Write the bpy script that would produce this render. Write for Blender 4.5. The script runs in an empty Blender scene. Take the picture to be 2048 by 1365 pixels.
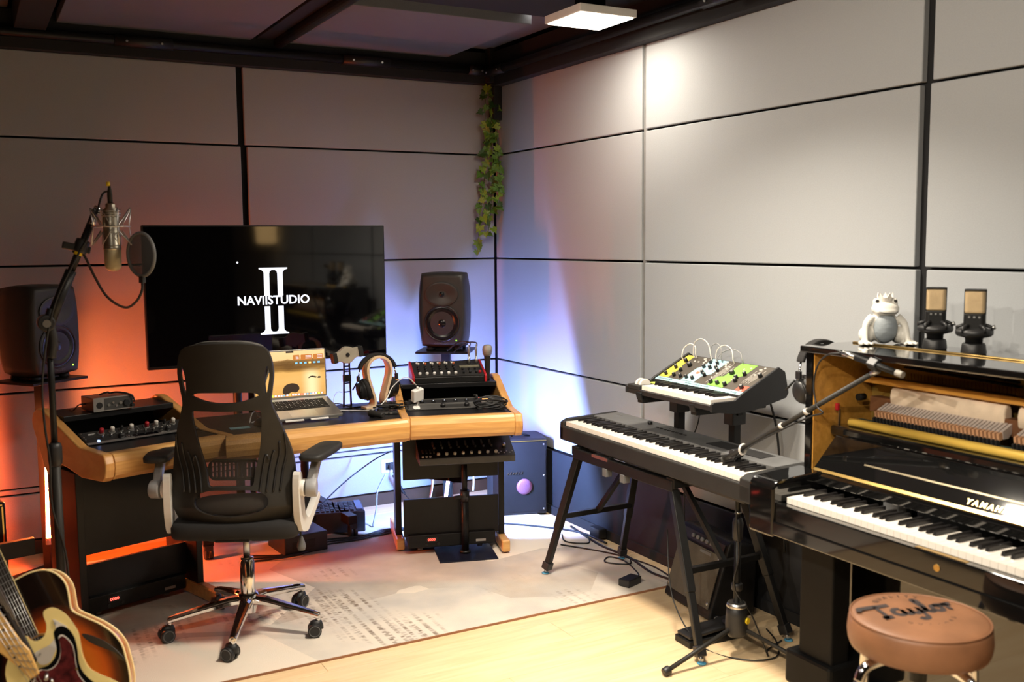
import bpy, bmesh, math, random
from mathutils import Vector, Matrix
random.seed(7)
R = math.radians
sc = bpy.context.scene
COL = sc.collection

# ---------------------------------------------------------------- camera
cam_data = bpy.data.cameras.new('camera')
cam = bpy.data.objects.new('camera', cam_data); COL.objects.link(cam)
yaw, pitch, roll = 0.50270, 0.10030, 0.0080
fw = Vector((math.sin(yaw)*math.cos(pitch), math.cos(yaw)*math.cos(pitch), -math.sin(pitch)))
rt = Vector((math.cos(yaw), -math.sin(yaw), 0)); dn = fw.cross(rt)
r2 = rt*math.cos(roll) + dn*math.sin(roll); d2 = dn*math.cos(roll) - rt*math.sin(roll)
m = Matrix((( r2.x, -d2.x, -fw.x, -2.9137), (r2.y, -d2.y, -fw.y, -5.5), (r2.z, -d2.z, -fw.z, 1.57), (0, 0, 0, 1)))
cam.matrix_world = m
cam_data.sensor_width = 36.0
cam_data.lens = 1988.96/2048*36.0
cam_data.clip_start = 0.05
cam_data.dof.use_dof = True
cam_data.dof.focus_distance = 4.9
cam_data.dof.aperture_fstop = 3.2
sc.camera = cam

# ---------------------------------------------------------------- world, exposure
w = bpy.data.worlds.new('room_air'); sc.world = w; w.use_nodes = True
w.node_tree.nodes['Background'].inputs[0].default_value = (1.0, 0.86, 0.70, 1)
w.node_tree.nodes['Background'].inputs[1].default_value = 0.004
sc.view_settings.view_transform = 'Standard'; sc.view_settings.look = 'None'
sc.view_settings.gamma = 1.0; sc.view_settings.use_curve_mapping = False
sc.view_settings.exposure = 0.35
sc.cycles.use_denoising = True
sc.cycles.max_bounces = 8; sc.cycles.diffuse_bounces = 3; sc.cycles.glossy_bounces = 4
sc.cycles.transmission_bounces = 4; sc.cycles.transparent_max_bounces = 12
sc.cycles.sample_clamp_indirect = 6.0
sc.cycles.caustics_reflective = False; sc.cycles.caustics_refractive = False
LAMP = 15.0          # watts of one warm ceiling panel
TUBE_R = 1700.0         # coloured tube behind the right rack
TUBE_L = 480.0         # orange tube behind the left rack

# ---------------------------------------------------------------- materials
def nmat(name):
    mt = bpy.data.materials.new(name); mt.use_nodes = True
    nt = mt.node_tree; b = nt.nodes['Principled BSDF']
    return mt, nt, b
def N(nt, t, **kw):
    n = nt.nodes.new(t)
    for k, v in kw.items():
        if k in n.inputs.keys(): n.inputs[k].default_value = v
        else: setattr(n, k, v)
    return n
def c4(c): return (c[0], c[1], c[2], 1)
def mat(name, col, rough=.5, metal=0., var=.12, scale=18., bump=0., bscale=220., coat=0., emit=None, estr=0., spec=None, stretch=(1, 1, 1)):
    mt, nt, b = nmat(name)
    tc = N(nt, 'ShaderNodeTexCoord'); mp = N(nt, 'ShaderNodeMapping'); mp.inputs['Scale'].default_value = stretch
    nt.links.new(tc.outputs['Object'], mp.inputs['Vector'])
    nz = N(nt, 'ShaderNodeTexNoise'); nz.inputs['Scale'].default_value = scale; nz.inputs['Detail'].default_value = 4
    nt.links.new(mp.outputs['Vector'], nz.inputs['Vector'])
    rp = N(nt, 'ShaderNodeValToRGB')
    rp.color_ramp.elements[0].position = .3; rp.color_ramp.elements[1].position = .7
    rp.color_ramp.elements[0].color = c4([x*(1-var) for x in col]); rp.color_ramp.elements[1].color = c4([min(1, x*(1+var)) for x in col])
    nt.links.new(nz.outputs['Fac'], rp.inputs['Fac']); nt.links.new(rp.outputs['Color'], b.inputs['Base Color'])
    b.inputs['Roughness'].default_value = rough; b.inputs['Metallic'].default_value = metal
    if coat: b.inputs['Coat Weight'].default_value = coat; b.inputs['Coat Roughness'].default_value = .04
    if spec is not None: b.inputs['Specular IOR Level'].default_value = spec
    if bump:
        n2 = N(nt, 'ShaderNodeTexNoise'); n2.inputs['Scale'].default_value = bscale; n2.inputs['Detail'].default_value = 3
        nt.links.new(mp.outputs['Vector'], n2.inputs['Vector'])
        bp = N(nt, 'ShaderNodeBump'); bp.inputs['Strength'].default_value = bump; bp.inputs['Distance'].default_value = .002
        nt.links.new(n2.outputs['Fac'], bp.inputs['Height']); nt.links.new(bp.outputs['Normal'], b.inputs['Normal'])
    if emit is not None:
        b.inputs['Emission Color'].default_value = c4(emit); b.inputs['Emission Strength'].default_value = estr
    return mt
def wood(name, c1, c2, rough=.35, stretch=(1.2, 14, 14), scale=4., coat=.15, bump=.05):
    mt, nt, b = nmat(name)
    tc = N(nt, 'ShaderNodeTexCoord'); mp = N(nt, 'ShaderNodeMapping'); mp.inputs['Scale'].default_value = stretch
    oi = N(nt, 'ShaderNodeObjectInfo'); ad = N(nt, 'ShaderNodeVectorMath', operation='ADD')
    mu = N(nt, 'ShaderNodeMath', operation='MULTIPLY'); mu.inputs[1].default_value = 37.0
    nt.links.new(oi.outputs['Random'], mu.inputs[0])
    nt.links.new(tc.outputs['Object'], ad.inputs[0]); nt.links.new(mu.outputs[0], ad.inputs[1])
    nt.links.new(ad.outputs[0], mp.inputs['Vector'])
    nz = N(nt, 'ShaderNodeTexNoise'); nz.inputs['Scale'].default_value = scale; nz.inputs['Detail'].default_value = 6; nz.inputs['Distortion'].default_value = .6
    nt.links.new(mp.outputs['Vector'], nz.inputs['Vector'])
    rp = N(nt, 'ShaderNodeValToRGB'); e = rp.color_ramp.elements
    e[0].position = .32; e[1].position = .68; e[0].color = c4(c1); e[1].color = c4(c2)
    nt.links.new(nz.outputs['Fac'], rp.inputs['Fac']); nt.links.new(rp.outputs['Color'], b.inputs['Base Color'])
    bp = N(nt, 'ShaderNodeBump'); bp.inputs['Strength'].default_value = bump; bp.inputs['Distance'].default_value = .002
    nt.links.new(nz.outputs['Fac'], bp.inputs['Height']); nt.links.new(bp.outputs['Normal'], b.inputs['Normal'])
    b.inputs['Roughness'].default_value = rough; b.inputs['Coat Weight'].default_value = coat; b.inputs['Coat Roughness'].default_value = .2
    return mt
def sheer(name, col, alpha, scale=420.):
    """a woven mesh one can see through"""
    mt, nt, b = nmat(name)
    b.inputs['Base Color'].default_value = c4(col); b.inputs['Roughness'].default_value = .8
    tc = N(nt, 'ShaderNodeTexCoord'); v = N(nt, 'ShaderNodeTexNoise'); v.inputs['Scale'].default_value = scale
    nt.links.new(tc.outputs['Object'], v.inputs['Vector'])
    mr = N(nt, 'ShaderNodeMapRange'); mr.inputs['To Min'].default_value = alpha-.12; mr.inputs['To Max'].default_value = alpha+.12
    nt.links.new(v.outputs['Fac'], mr.inputs['Value']); nt.links.new(mr.outputs['Result'], b.inputs['Alpha'])
    return mt
def glow(name, col, strength):
    mt, nt, b = nmat(name)
    b.inputs['Base Color'].default_value = (.02, .02, .02, 1)
    tc = N(nt, 'ShaderNodeTexCoord'); v = N(nt, 'ShaderNodeTexNoise'); v.inputs['Scale'].default_value = 30
    nt.links.new(tc.outputs['Object'], v.inputs['Vector'])
    rp = N(nt, 'ShaderNodeValToRGB'); rp.color_ramp.elements[0].color = c4([x*.95 for x in col]); rp.color_ramp.elements[1].color = c4(col)
    nt.links.new(v.outputs['Fac'], rp.inputs['Fac']); nt.links.new(rp.outputs['Color'], b.inputs['Emission Color'])
    b.inputs['Emission Strength'].default_value = strength
    return mt
def glow_ramp(name, stops, axis, strength):
    """emission whose colour runs along the lamp (generated coordinate 0..1)"""
    mt, nt, b = nmat(name)
    b.inputs['Base Color'].default_value = (.6, .6, .6, 1)
    tc = N(nt, 'ShaderNodeTexCoord'); sp = N(nt, 'ShaderNodeSeparateXYZ'); nt.links.new(tc.outputs['Generated'], sp.inputs[0])
    rp = N(nt, 'ShaderNodeValToRGB'); e = rp.color_ramp.elements
    e[0].position, e[0].color = stops[0][0], c4(stops[0][1]); e[1].position, e[1].color = stops[-1][0], c4(stops[-1][1])
    for p, c in stops[1:-1]:
        q = e.new(p); q.color = c4(c)
    nt.links.new(sp.outputs[axis], rp.inputs['Fac']); nt.links.new(rp.outputs['Color'], b.inputs['Emission Color'])
    b.inputs['Emission Strength'].default_value = strength
    return mt

M = {}
M['blackplastic'] = mat('black_plastic', (.012, .012, .013), .45)
M['blackmetal'] = mat('black_powder_coat', (.009, .009, .009), .42, .1, spec=.3)
M['blackmatte'] = mat('black_matte', (.008, .008, .009), .75)
M['blackfabric'] = mat('black_fabric', (.012, .011, .011), .9, bump=.3, bscale=600)
M['blackwood'] = mat('black_laminate', (.008, .008, .009), .4, spec=.3)
M['charcoal'] = mat('charcoal_paint', (.022, .020, .017), .5, bump=.1, bscale=500, spec=.3)
M['greyplastic'] = mat('grey_plastic', (.12, .12, .12), .5)
M['darkgrey'] = mat('dark_grey_plastic', (.020, .019, .018), .55, spec=.3)
M['silver'] = mat('silver_metal', (.55, .55, .54), .3, 1.0, var=.05)
M['alu'] = mat('aluminium', (.50, .49, .47), .38, .9, var=.04)
M['chrome'] = mat('chrome', (.78, .77, .76), .09, 1.0, var=.03)
M['white'] = mat('white_plastic', (.78, .76, .73), .4, var=.04)
M['offwhite'] = mat('off_white_plastic', (.70, .66, .60), .45, var=.05)
M['red'] = mat('red_plastic', (.40, .012, .02), .4)
M['yellow'] = mat('yellow_tape', (.75, .55, .01), .6)
M['oak'] = wood('oak_trim', (.58, .29, .085), (.74, .41, .135), .34)
M['oakside'] = wood('oak_panel', (.55, .26, .075), (.68, .36, .11), .36, stretch=(14, 2, 4))
M['palewood'] = wood('pale_bent_ply', (.66, .46, .28), (.76, .56, .36), .45)
M['lacquer'] = mat('black_lacquer', (.004, .004, .004), .06, var=.02, coat=1.0)
M['brass'] = mat('brass', (.72, .48, .16), .28, 1.0, var=.08)
M['bronze'] = mat('bronze_plate', (.42, .29, .07), .42, .75, var=.12)
M['goldrail'] = mat('golden_rail', (.72, .48, .09), .4, .2, var=.05)
M['ivory'] = mat('ivory_keys', (.82, .76, .68), .25, var=.02)
M['ebony'] = mat('ebony_keys', (.01, .009, .009), .3)
M['felt'] = mat('cream_felt', (.80, .66, .50), .95, bump=.4, bscale=400)
M['feltgrey'] = mat('hammer_felt', (.55, .47, .42), .95)
M['shank'] = mat('hammer_wood', (.55, .30, .16), .6)
M['amber'] = wood('amber_wood', (.50, .23, .035), (.62, .30, .06), .3)
M['leather'] = mat('tan_leather', (.22, .098, .046), .5, var=.22, scale=9, bump=.15, bscale=260)
M['ink'] = mat('dark_print', (.03, .022, .022), .6)
M['whiteprint'] = mat('white_print', (.8, .8, .78), .6, var=.03)
M['whiteglow'] = glow('screen_white', (.86, .89, 1.0), 1.25)
M['redled'] = glow('red_led', (1.0, .06, .04), 5.0)
M['greenled'] = glow('green_led', (.3, 1.0, .05), 2.5)
M['blueled'] = glow('blue_led', (.25, .4, 1.0), 4.0)
M['amberled'] = glow('amber_led', (1.0, .28, .08), 3.0)
M['cable'] = mat('black_cable', (.010, .010, .010), .5)
M['whitecable'] = mat('white_cable', (.75, .74, .73), .45, var=.03)
M['glass'] = mat('dark_screen_glass', (.002, .002, .003), .05, var=0, coat=.3)

# ---------------------------------------------------------------- mesh builder
class MB:
    def __init__(s): s.v = []; s.f = []; s.mi = []; s.sm = []
    def add(s, vs, fs, T=None, smooth=False, mi=0):
        o = len(s.v)
        s.v += [tuple(T @ Vector(p)) if T is not None else tuple(p) for p in vs]
        for f in fs:
            s.f.append([i+o for i in f]); s.mi.append(mi); s.sm.append(smooth)
        return s
    def box(s, c, d, T=None, mi=0):
        x, y, z = d[0]/2, d[1]/2, d[2]/2
        vs = [(c[0]+a*x, c[1]+b*y, c[2]+e*z) for a in (-1, 1) for b in (-1, 1) for e in (-1, 1)]
        return s.add(vs, [(0, 1, 3, 2), (4, 6, 7, 5), (0, 4, 5, 1), (2, 3, 7, 6), (0, 2, 6, 4), (1, 5, 7, 3)], T, False, mi)
    def box2(s, lo, hi, T=None, mi=0):
        return s.box([(a+b)/2 for a, b in zip(lo, hi)], [abs(b-a) for a, b in zip(lo, hi)], T, mi)
    def bar(s, p0, p1, wx, wz, up=(0, 0, 1), mi=0):
        """rectangular bar from p0 to p1"""
        p0, p1 = Vector(p0), Vector(p1); d = (p1-p0).normalized(); u = Vector(up)
        if abs(d.dot(u)) > .98: u = Vector((1, 0, 0))
        x = d.cross(u).normalized(); z = x.cross(d)
        vs = [p + x*a*wx/2 + z*b*wz/2 for p in (p0, p1) for a in (-1, 1) for b in (-1, 1)]
        return s.add(vs, [(0, 1, 3, 2), (4, 6, 7, 5), (0, 4, 5, 1), (2, 3, 7, 6), (0, 2, 6, 4), (1, 5, 7, 3)], None, False, mi)
    def cyl(s, p0, p1, r0, r1=None, n=14, T=None, mi=0, caps=True):
        return s.tube([p0, p1], [r0, r0 if r1 is None else r1], n, T, mi, caps)
    def tube(s, pts, r, n=8, T=None, mi=0, caps=True, closed=False):
        pts = [Vector(p) for p in pts]; k = len(pts)
        rs = list(r) if isinstance(r, (list, tuple)) else [r]*k
        tg = []
        for i in range(k):
            a = pts[(i-1) % k] if (closed or i > 0) else pts[0]; b = pts[(i+1) % k] if (closed or i < k-1) else pts[-1]
            t = b-a; tg.append(t.normalized() if t.length > 1e-9 else Vector((0, 0, 1)))
        u = tg[0].orthogonal().normalized(); vs = []
        for i in range(k):
            t = tg[i]; u = (u - t*u.dot(t)); u = u.normalized() if u.length > 1e-6 else t.orthogonal().normalized()
            w_ = t.cross(u)
            for j in range(n):
                a = 2*math.pi*j/n; vs.append(pts[i] + (u*math.cos(a)+w_*math.sin(a))*rs[i])
        fs = []
        for i in range(k if closed else k-1):
            q = (i+1) % k
            for j in range(n): fs.append((i*n+j, i*n+(j+1) % n, q*n+(j+1) % n, q*n+j))
        s.add(vs, fs, T, True, mi)
        if caps and not closed:
            s.add(vs[:n], [tuple(range(n))[::-1]], T, False, mi); s.add(vs[-n:], [tuple(range(n))], T, False, mi)
        return s
    def lathe(s, prof, n=24, T=None, mi=0, smooth=True, caps=True):
        vs = [(r*math.cos(2*math.pi*j/n), r*math.sin(2*math.pi*j/n), z) for r, z in prof for j in range(n)]
        fs = [(i*n+j, i*n+(j+1) % n, (i+1)*n+(j+1) % n, (i+1)*n+j) for i in range(len(prof)-1) for j in range(n)]
        s.add(vs, fs, T, smooth, mi)
        if caps:
            if prof[0][0] > 1e-5: s.add(vs[:n], [tuple(range(n))[::-1]], T, False, mi)
            if prof[-1][0] > 1e-5: s.add(vs[-n:], [tuple(range(n))], T, False, mi)
        return s
    def sphere(s, c, r, nu=16, nv=10, T=None, mi=0):
        r = (r, r, r) if not isinstance(r, (tuple, list)) else r
        vs = []; fs = []
        for i in range(nv+1):
            t = math.pi*i/nv
            for j in range(nu):
                a = 2*math.pi*j/nu
                vs.append((c[0]+r[0]*math.sin(t)*math.cos(a), c[1]+r[1]*math.sin(t)*math.sin(a), c[2]+r[2]*math.cos(t)))
        for i in range(nv):
            for j in range(nu): fs.append((i*nu+j, (i+1)*nu+j, (i+1)*nu+(j+1) % nu, i*nu+(j+1) % nu))
        return s.add(vs, fs, T, True, mi)
    def prism(s, out, z0, z1, T=None, mi=0, smooth=False):
        n = len(out); vs = [(x, y, z0) for x, y in out] + [(x, y, z1) for x, y in out]
        ar = sum(out[i][0]*out[(i+1) % n][1]-out[(i+1) % n][0]*out[i][1] for i in range(n))
        top, bot = list(range(n, 2*n)), list(range(n))[::-1]
        sd = [(i, (i+1) % n, n+(i+1) % n, n+i) for i in range(n)]
        if ar < 0: top, bot, sd = top[::-1], bot[::-1], [f[::-1] for f in sd]
        s.add(vs, sd, T, smooth, mi)
        return s.add(vs, [top, bot], T, False, mi)
    def loft(s, rings, T=None, mi=0, smooth=True, caps=True):
        n = len(rings[0]); vs = [p for r in rings for p in r]
        fs = [(i*n+j, i*n+(j+1) % n, (i+1)*n+(j+1) % n, (i+1)*n+j) for i in range(len(rings)-1) for j in range(n)]
        s.add(vs, fs, T, smooth, mi)
        if caps: s.add(rings[0], [tuple(range(n))[::-1]], T, smooth, mi); s.add(rings[-1], [tuple(range(n))], T, smooth, mi)
        return s
    def mesh(s, name, mats):
        me = bpy.data.meshes.new(name); me.from_pydata([tuple(p) for p in s.v], [], s.f)
        for mt in (mats if isinstance(mats, (list, tuple)) else [mats]): me.materials.append(mt)
        me.polygons.foreach_set('material_index', s.mi); me.polygons.foreach_set('use_smooth', s.sm)
        me.update()
        bm = bmesh.new(); bm.from_mesh(me); bmesh.ops.remove_doubles(bm, verts=bm.verts, dist=1e-6)
        bmesh.ops.recalc_face_normals(bm, faces=bm.faces); bm.to_mesh(me); bm.free()
        return me
    def build(s, name, mats, parent=None, bevel=0, seg=2, T=None):
        o = bpy.data.objects.new(name, s.mesh(name, mats)); COL.objects.link(o)
        if parent is not None: o.parent = parent
        if T is not None: o.matrix_local = T
        if bevel:
            b = o.modifiers.new('bevel', 'BEVEL'); b.width = bevel; b.segments = seg; b.limit_method = 'ANGLE'; b.angle_limit = R(40)
            b.harden_normals = False
        return o
def tag(o, label, cat, group=None, kind=None):
    o['label'] = label; o['category'] = cat
    if group: o['group'] = group
    if kind: o['kind'] = kind
    return o
def thing(name, label, cat, loc=(0, 0, 0), rz=0., group=None, rot=None):
    o = bpy.data.objects.new(name, None); COL.objects.link(o); o.empty_display_size = .05
    o.location = loc; o.rotation_euler = rot if rot is not None else (0, 0, R(rz))
    return tag(o, label, cat, group)
def struct(o): o['kind'] = 'structure'; return o
def dup(root, loc=None, rz=None, label=None, name=None):
    r = root.copy(); COL.objects.link(r)
    if loc is not None: r.location = loc
    if rz is not None: r.rotation_euler = (0, 0, R(rz))
    if label: r['label'] = label
    for ch in list(root.children):
        c = ch.copy(); COL.objects.link(c); c.parent = r
        for g in list(ch.children):
            d = g.copy(); COL.objects.link(d); d.parent = c
    return r
def frame(o, x, y, z=None):
    """matrix from an origin and two axes"""
    x = Vector(x).normalized(); y = Vector(y); y = (y - x*y.dot(x)).normalized(); z = x.cross(y)
    return Matrix(((x.x, y.x, z.x, o[0]), (x.y, y.y, z.y, o[1]), (x.z, y.z, z.z, o[2]), (0, 0, 0, 1)))
def tr(x, y, z): return Matrix.Translation((x, y, z))
def rotm(a, ax): return Matrix.Rotation(R(a), 4, ax)
def text(name, body, size, mt, parent, T, ext=.0006, align='CENTER', sx=1., space=1., shear=0., offset=0.):
    cu = bpy.data.curves.new(name, 'FONT'); cu.body = body; cu.size = size; cu.extrude = ext
    cu.align_x = align; cu.align_y = 'CENTER'; cu.space_character = space; cu.shear = shear; cu.resolution_u = 3; cu.offset = offset
    tmp = bpy.data.objects.new(name, cu); COL.objects.link(tmp)
    dg = bpy.context.evaluated_depsgraph_get(); me = bpy.data.meshes.new_from_object(tmp.evaluated_get(dg))
    bpy.data.objects.remove(tmp); me.materials.clear(); me.materials.append(mt)
    if sx != 1.: me.transform(Matrix.Diagonal((sx, 1, 1, 1)))
    o = bpy.data.objects.new(name, me); COL.objects.link(o); o.parent = parent; o.matrix_local = T
    return o
from mathutils.geometry import tessellate_polygon
def dedupe(lp):
    o = []
    for q in lp:
        if not o or math.hypot(q[0]-o[-1][0], q[1]-o[-1][1]) > 1e-5: o.append((q[0], q[1]))
    if math.hypot(o[0][0]-o[-1][0], o[0][1]-o[-1][1]) < 1e-5: o.pop()
    return o
def plate(outlines, th, bevel=0., res=3, cuts=None):
    """flat shape with holes (first loop outside, the others holes), in xy, thickness along z -> mesh; cuts adds vertices on a grid"""
    lps = [dedupe(l) for l in outlines]
    flat = [q for l in lps for q in l]
    tris = tessellate_polygon([[Vector((x, y, 0)) for x, y in l] for l in lps])
    bm = bmesh.new(); vs = [bm.verts.new((x, y, 0)) for x, y in flat]
    for t_ in tris:
        if len(set(t_)) == 3:
            try: bm.faces.new([vs[k] for k in t_])
            except ValueError: pass
    if cuts:
        xs = [v.co.x for v in bm.verts]; ys = [v.co.y for v in bm.verts]
        for ax, lo, hi, st in ((0, min(xs), max(xs), cuts[0]), (1, min(ys), max(ys), cuts[1])):
            n_ = int((hi-lo)/st)
            for k in range(1, n_+1):
                co = [0, 0, 0]; co[ax] = lo+(hi-lo)*k/(n_+1); no = [0, 0, 0]; no[ax] = 1
                bmesh.ops.bisect_plane(bm, geom=bm.verts[:]+bm.edges[:]+bm.faces[:], plane_co=co, plane_no=no)
    bmesh.ops.recalc_face_normals(bm, faces=bm.faces)
    if bm.faces and sum(f.normal.z for f in bm.faces) < 0: bmesh.ops.reverse_faces(bm, faces=bm.faces)
    bm.verts.ensure_lookup_table(); bm.verts.index_update()
    me = bpy.data.meshes.new('plate'); n = len(bm.verts)
    P = [(v.co.x, v.co.y, th/2) for v in bm.verts]+[(v.co.x, v.co.y, -th/2) for v in bm.verts]
    F = [[v.index for v in f.verts] for f in bm.faces]+[[v.index+n for v in f.verts][::-1] for f in bm.faces]
    for e in bm.edges:
        if len(e.link_faces) == 1:
            lf = e.link_faces[0]; ids = [v.index for v in lf.verts]; a, b_ = e.verts[0].index, e.verts[1].index
            if ids[(ids.index(a)+1) % len(ids)] != b_: a, b_ = b_, a
            F.append([b_, a, a+n, b_+n])
    bm.free(); me.from_pydata(P, [], F); me.update(); me['bevel'] = bevel
    return me
def meshobj(name, me, mats, parent=None, T=None, smooth=False):
    me.name = name; me.materials.clear()
    for mt in (mats if isinstance(mats, (list, tuple)) else [mats]): me.materials.append(mt)
    if smooth: me.polygons.foreach_set('use_smooth', [True]*len(me.polygons))
    o = bpy.data.objects.new(name, me); COL.objects.link(o)
    if parent is not None: o.parent = parent
    if T is not None: o.matrix_local = T
    bw = me.get('bevel', 0)
    if bw:
        md = o.modifiers.new('bevel', 'BEVEL'); md.width = bw; md.segments = 3; md.limit_method = 'ANGLE'; md.angle_limit = R(60)
    return o
def spline(pts, k=6, closed=False):
    """Catmull-Rom through the points"""
    P = [Vector(p) for p in pts]; n = len(P); out = []
    for i in range(n if closed else n-1):
        g = lambda j: P[j % n] if closed else P[max(0, min(n-1, j))]
        a, b, c, d = g(i-1), g(i), g(i+1), g(i+2)
        for q in range(k):
            t = q/k
            out.append(.5*((2*b)+(c-a)*t+(2*a-5*b+4*c-d)*t*t+(-a+3*b-3*c+d)*t**3))
    if not closed: out.append(P[-1])
    return out
def sp2(pts, k=6, closed=True): return [(p.x, p.y) for p in spline([(a, b, 0) for a, b in pts], k, closed)]
def rrect(x0, y0, x1, y1, r, n=4):
    o = []
    for cx, cy, a0 in ((x1-r, y1-r, 0), (x0+r, y1-r, 90), (x0+r, y0+r, 180), (x1-r, y0+r, 270)):
        for i in range(n+1):
            a = R(a0+90*i/n); o.append((cx+r*math.cos(a), cy+r*math.sin(a)))
    return o
def circ(cx, cy, r, n=24, ry=None): return [(cx+r*math.cos(2*math.pi*i/n), cy+(ry or r)*math.sin(2*math.pi*i/n)) for i in range(n)]
def cable(name, pts, r, label, mt=None, k=6, n=6, cat='cable', group=None):
    o = MB().tube(spline(pts, k), r, n).build(name, mt or M['cable']); return tag(o, label, cat, group)
ROT = {'x': lambda a: rotm(a, 'X'), 'y': lambda a: rotm(a, 'Y'), 'z': lambda a: rotm(a, 'Z')}
# ================================================================ the room shell
def fabric(name, col):
    mt, nt, b = nmat(name)
    tc = N(nt, 'ShaderNodeTexCoord'); nz = N(nt, 'ShaderNodeTexNoise'); nz.inputs['Scale'].default_value = 260
    mp = N(nt, 'ShaderNodeMapping'); mp.inputs['Scale'].default_value = (1, 1, .35)
    nt.links.new(tc.outputs['Object'], nz.inputs['Vector']); nt.links.new(tc.outputs['Object'], mp.inputs['Vector'])
    big = N(nt, 'ShaderNodeTexNoise'); big.inputs['Scale'].default_value = 9; big.inputs['Detail'].default_value = 3
    nt.links.new(mp.outputs['Vector'], big.inputs['Vector'])
    rp = N(nt, 'ShaderNodeValToRGB'); rp.color_ramp.elements[0].color = c4([x*.9 for x in col]); rp.color_ramp.elements[1].color = c4([x*1.08 for x in col])
    nt.links.new(nz.outputs['Fac'], rp.inputs['Fac']); nt.links.new(rp.outputs['Color'], b.inputs['Base Color'])
    b1 = N(nt, 'ShaderNodeBump'); b1.inputs['Strength'].default_value = .25; b1.inputs['Distance'].default_value = .012
    b2 = N(nt, 'ShaderNodeBump'); b2.inputs['Strength'].default_value = .2; b2.inputs['Distance'].default_value = .001
    nt.links.new(big.outputs['Fac'], b1.inputs['Height']); nt.links.new(nz.outputs['Fac'], b2.inputs['Height'])
    nt.links.new(b1.outputs['Normal'], b2.inputs['Normal']); nt.links.new(b2.outputs['Normal'], b.inputs['Normal'])
    b.inputs['Roughness'].default_value = .95; b.inputs['Specular IOR Level'].default_value = .1
    return mt
M['panel'] = fabric('grey_panel_fabric', (.36, .375, .39))
M['darkpanel'] = fabric('dark_panel_fabric', (.045, .042, .04))
M['wallback'] = mat('black_wall_lining', (.006, .006, .007), .9)
M['ceilpanel'] = fabric('ceiling_cloud_fabric', (.15, .155, .175))
M['plank'] = wood('pale_oak_plank', (.70, .49, .27), (.80, .60, .36), .55, stretch=(1.0, 9, 9), scale=3.2, coat=.1)

XL, YF, ZC = -5.6, -8.2, 2.95
def wallpanel(parent, lo, hi, g=.006):
    return MB().box2([a+(g if i != k else 0) for i, (a, k) in enumerate(zip(lo, [parent['ax']]*3))],
                     [b-(g if i != k else 0) for i, (b, k) in enumerate(zip(hi, [parent['ax']]*3))]).build('panel', M['panel'], parent, .004, 2)
rows = [(2.097, 2.52), (1.464, 2.097), (.833, 1.464), (.345, .833)]
# back wall (behind the desk): black lining, fabric panels proud of it
wb = struct(MB().box2((XL, .03, 0), (.2, .12, ZC)).build('wall_back', M['wallback'])); wb['ax'] = 1
jog = [0, .012, 0, .008]
for i, (z0, z1) in enumerate(rows):
    s = -1.553+jog[i]
    for x0, x1 in ((-4.66, -3.11), (-3.08, s-.013), (s+.013, -.004)):
        wallpanel(wb, (x0, 0, z0), (x1, .03, z1), .005)
wallpanel(wb, (-4.66, .004, .316), (-.004, .03, .345), .003)
for x0, x1 in ((-4.66, -3.11), (-3.08, -1.565), (-1.540, -.004)):
    wallpanel(wb, (x0, .002, .075), (x1, .03, .314), .004)
# right wall
wr = struct(MB().box2((.03, YF, 0), (.12, .12, ZC)).build('wall_right', M['wallback'])); wr['ax'] = 0
rows_r = [(2.097, 2.52), (1.464, 2.097), (.833, 1.464), (.375, .833)]
for i, (z0, z1) in enumerate(rows_r):
    for y1, y0 in ((-.004, -1.527), (-1.546, -3.136+jog[i]*.6), (-3.170+jog[i]*.6, -4.72), (-4.74, -6.3), (-6.32, -7.9)):
        wallpanel(wr, (0, y0, z0), (.03, y1, z1), .005)
M['gapshade'] = mat('gap_shade_grey', (.20, .20, .195), .8)  # grey stands in for the shading inside this narrow panel gap
MB().box2((.012, -1.55, .375), (.032, -1.523, 2.52)).build('gap_shade_strip', M['gapshade'], wr)
# left wall and the wall behind the camera, outside the frame
wl = struct(MB().box2((XL-.1, YF, 0), (XL, .12, ZC)).build('wall_left', M['darkpanel']))
wf = struct(MB().box2((XL-.1, YF-.1, 0), (.12, YF, ZC)).build('wall_front', M['darkpanel']))
# black base band along the right wall
bs = struct(MB().box2((-.012, YF, 0), (.03, -.35, .37)).build('baseboard_right', M['blackmatte']))
MB().box2((-.022, YF, .0), (-.012, -.5, .05)).build('toe_strip', M['blackmatte'], bs)
bb = struct(MB().box2((XL, .0, 0), (-.01, .03, .07)).build('baseboard_back', mat('dark_wood_base', (.06, .03, .015), .5)))
# ceiling, black, with grey fabric clouds hung under it
ce = struct(MB().box2((XL, YF, ZC), (.12, .12, ZC+.1)).build('ceiling', mat('black_ceiling', (.006, .006, .007), .9)))
def cloud(x0, y0, x1, y1, z=2.65): MB().box2((x0, y0, z), (x1, y1, z+.05)).build('ceiling_panel', M['ceilpanel'], ce, .004, 2)
cloud(-2.45, -1.10, -1.50, -.06); cloud(-1.29, -1.06, -.345, -.06); cloud(-3.75, -1.1, -2.66, -.06, 2.70)
cloud(-2.45, -3.6, -1.50, -1.75); cloud(-1.29, -3.6, -.60, -1.75); cloud(-4.4, -3.6, -2.7, -1.75)
cloud(-.30, -1.42, -.06, -.05, 2.72); cloud(-.30, -3.4, -.10, -2.15, 2.72)
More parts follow.
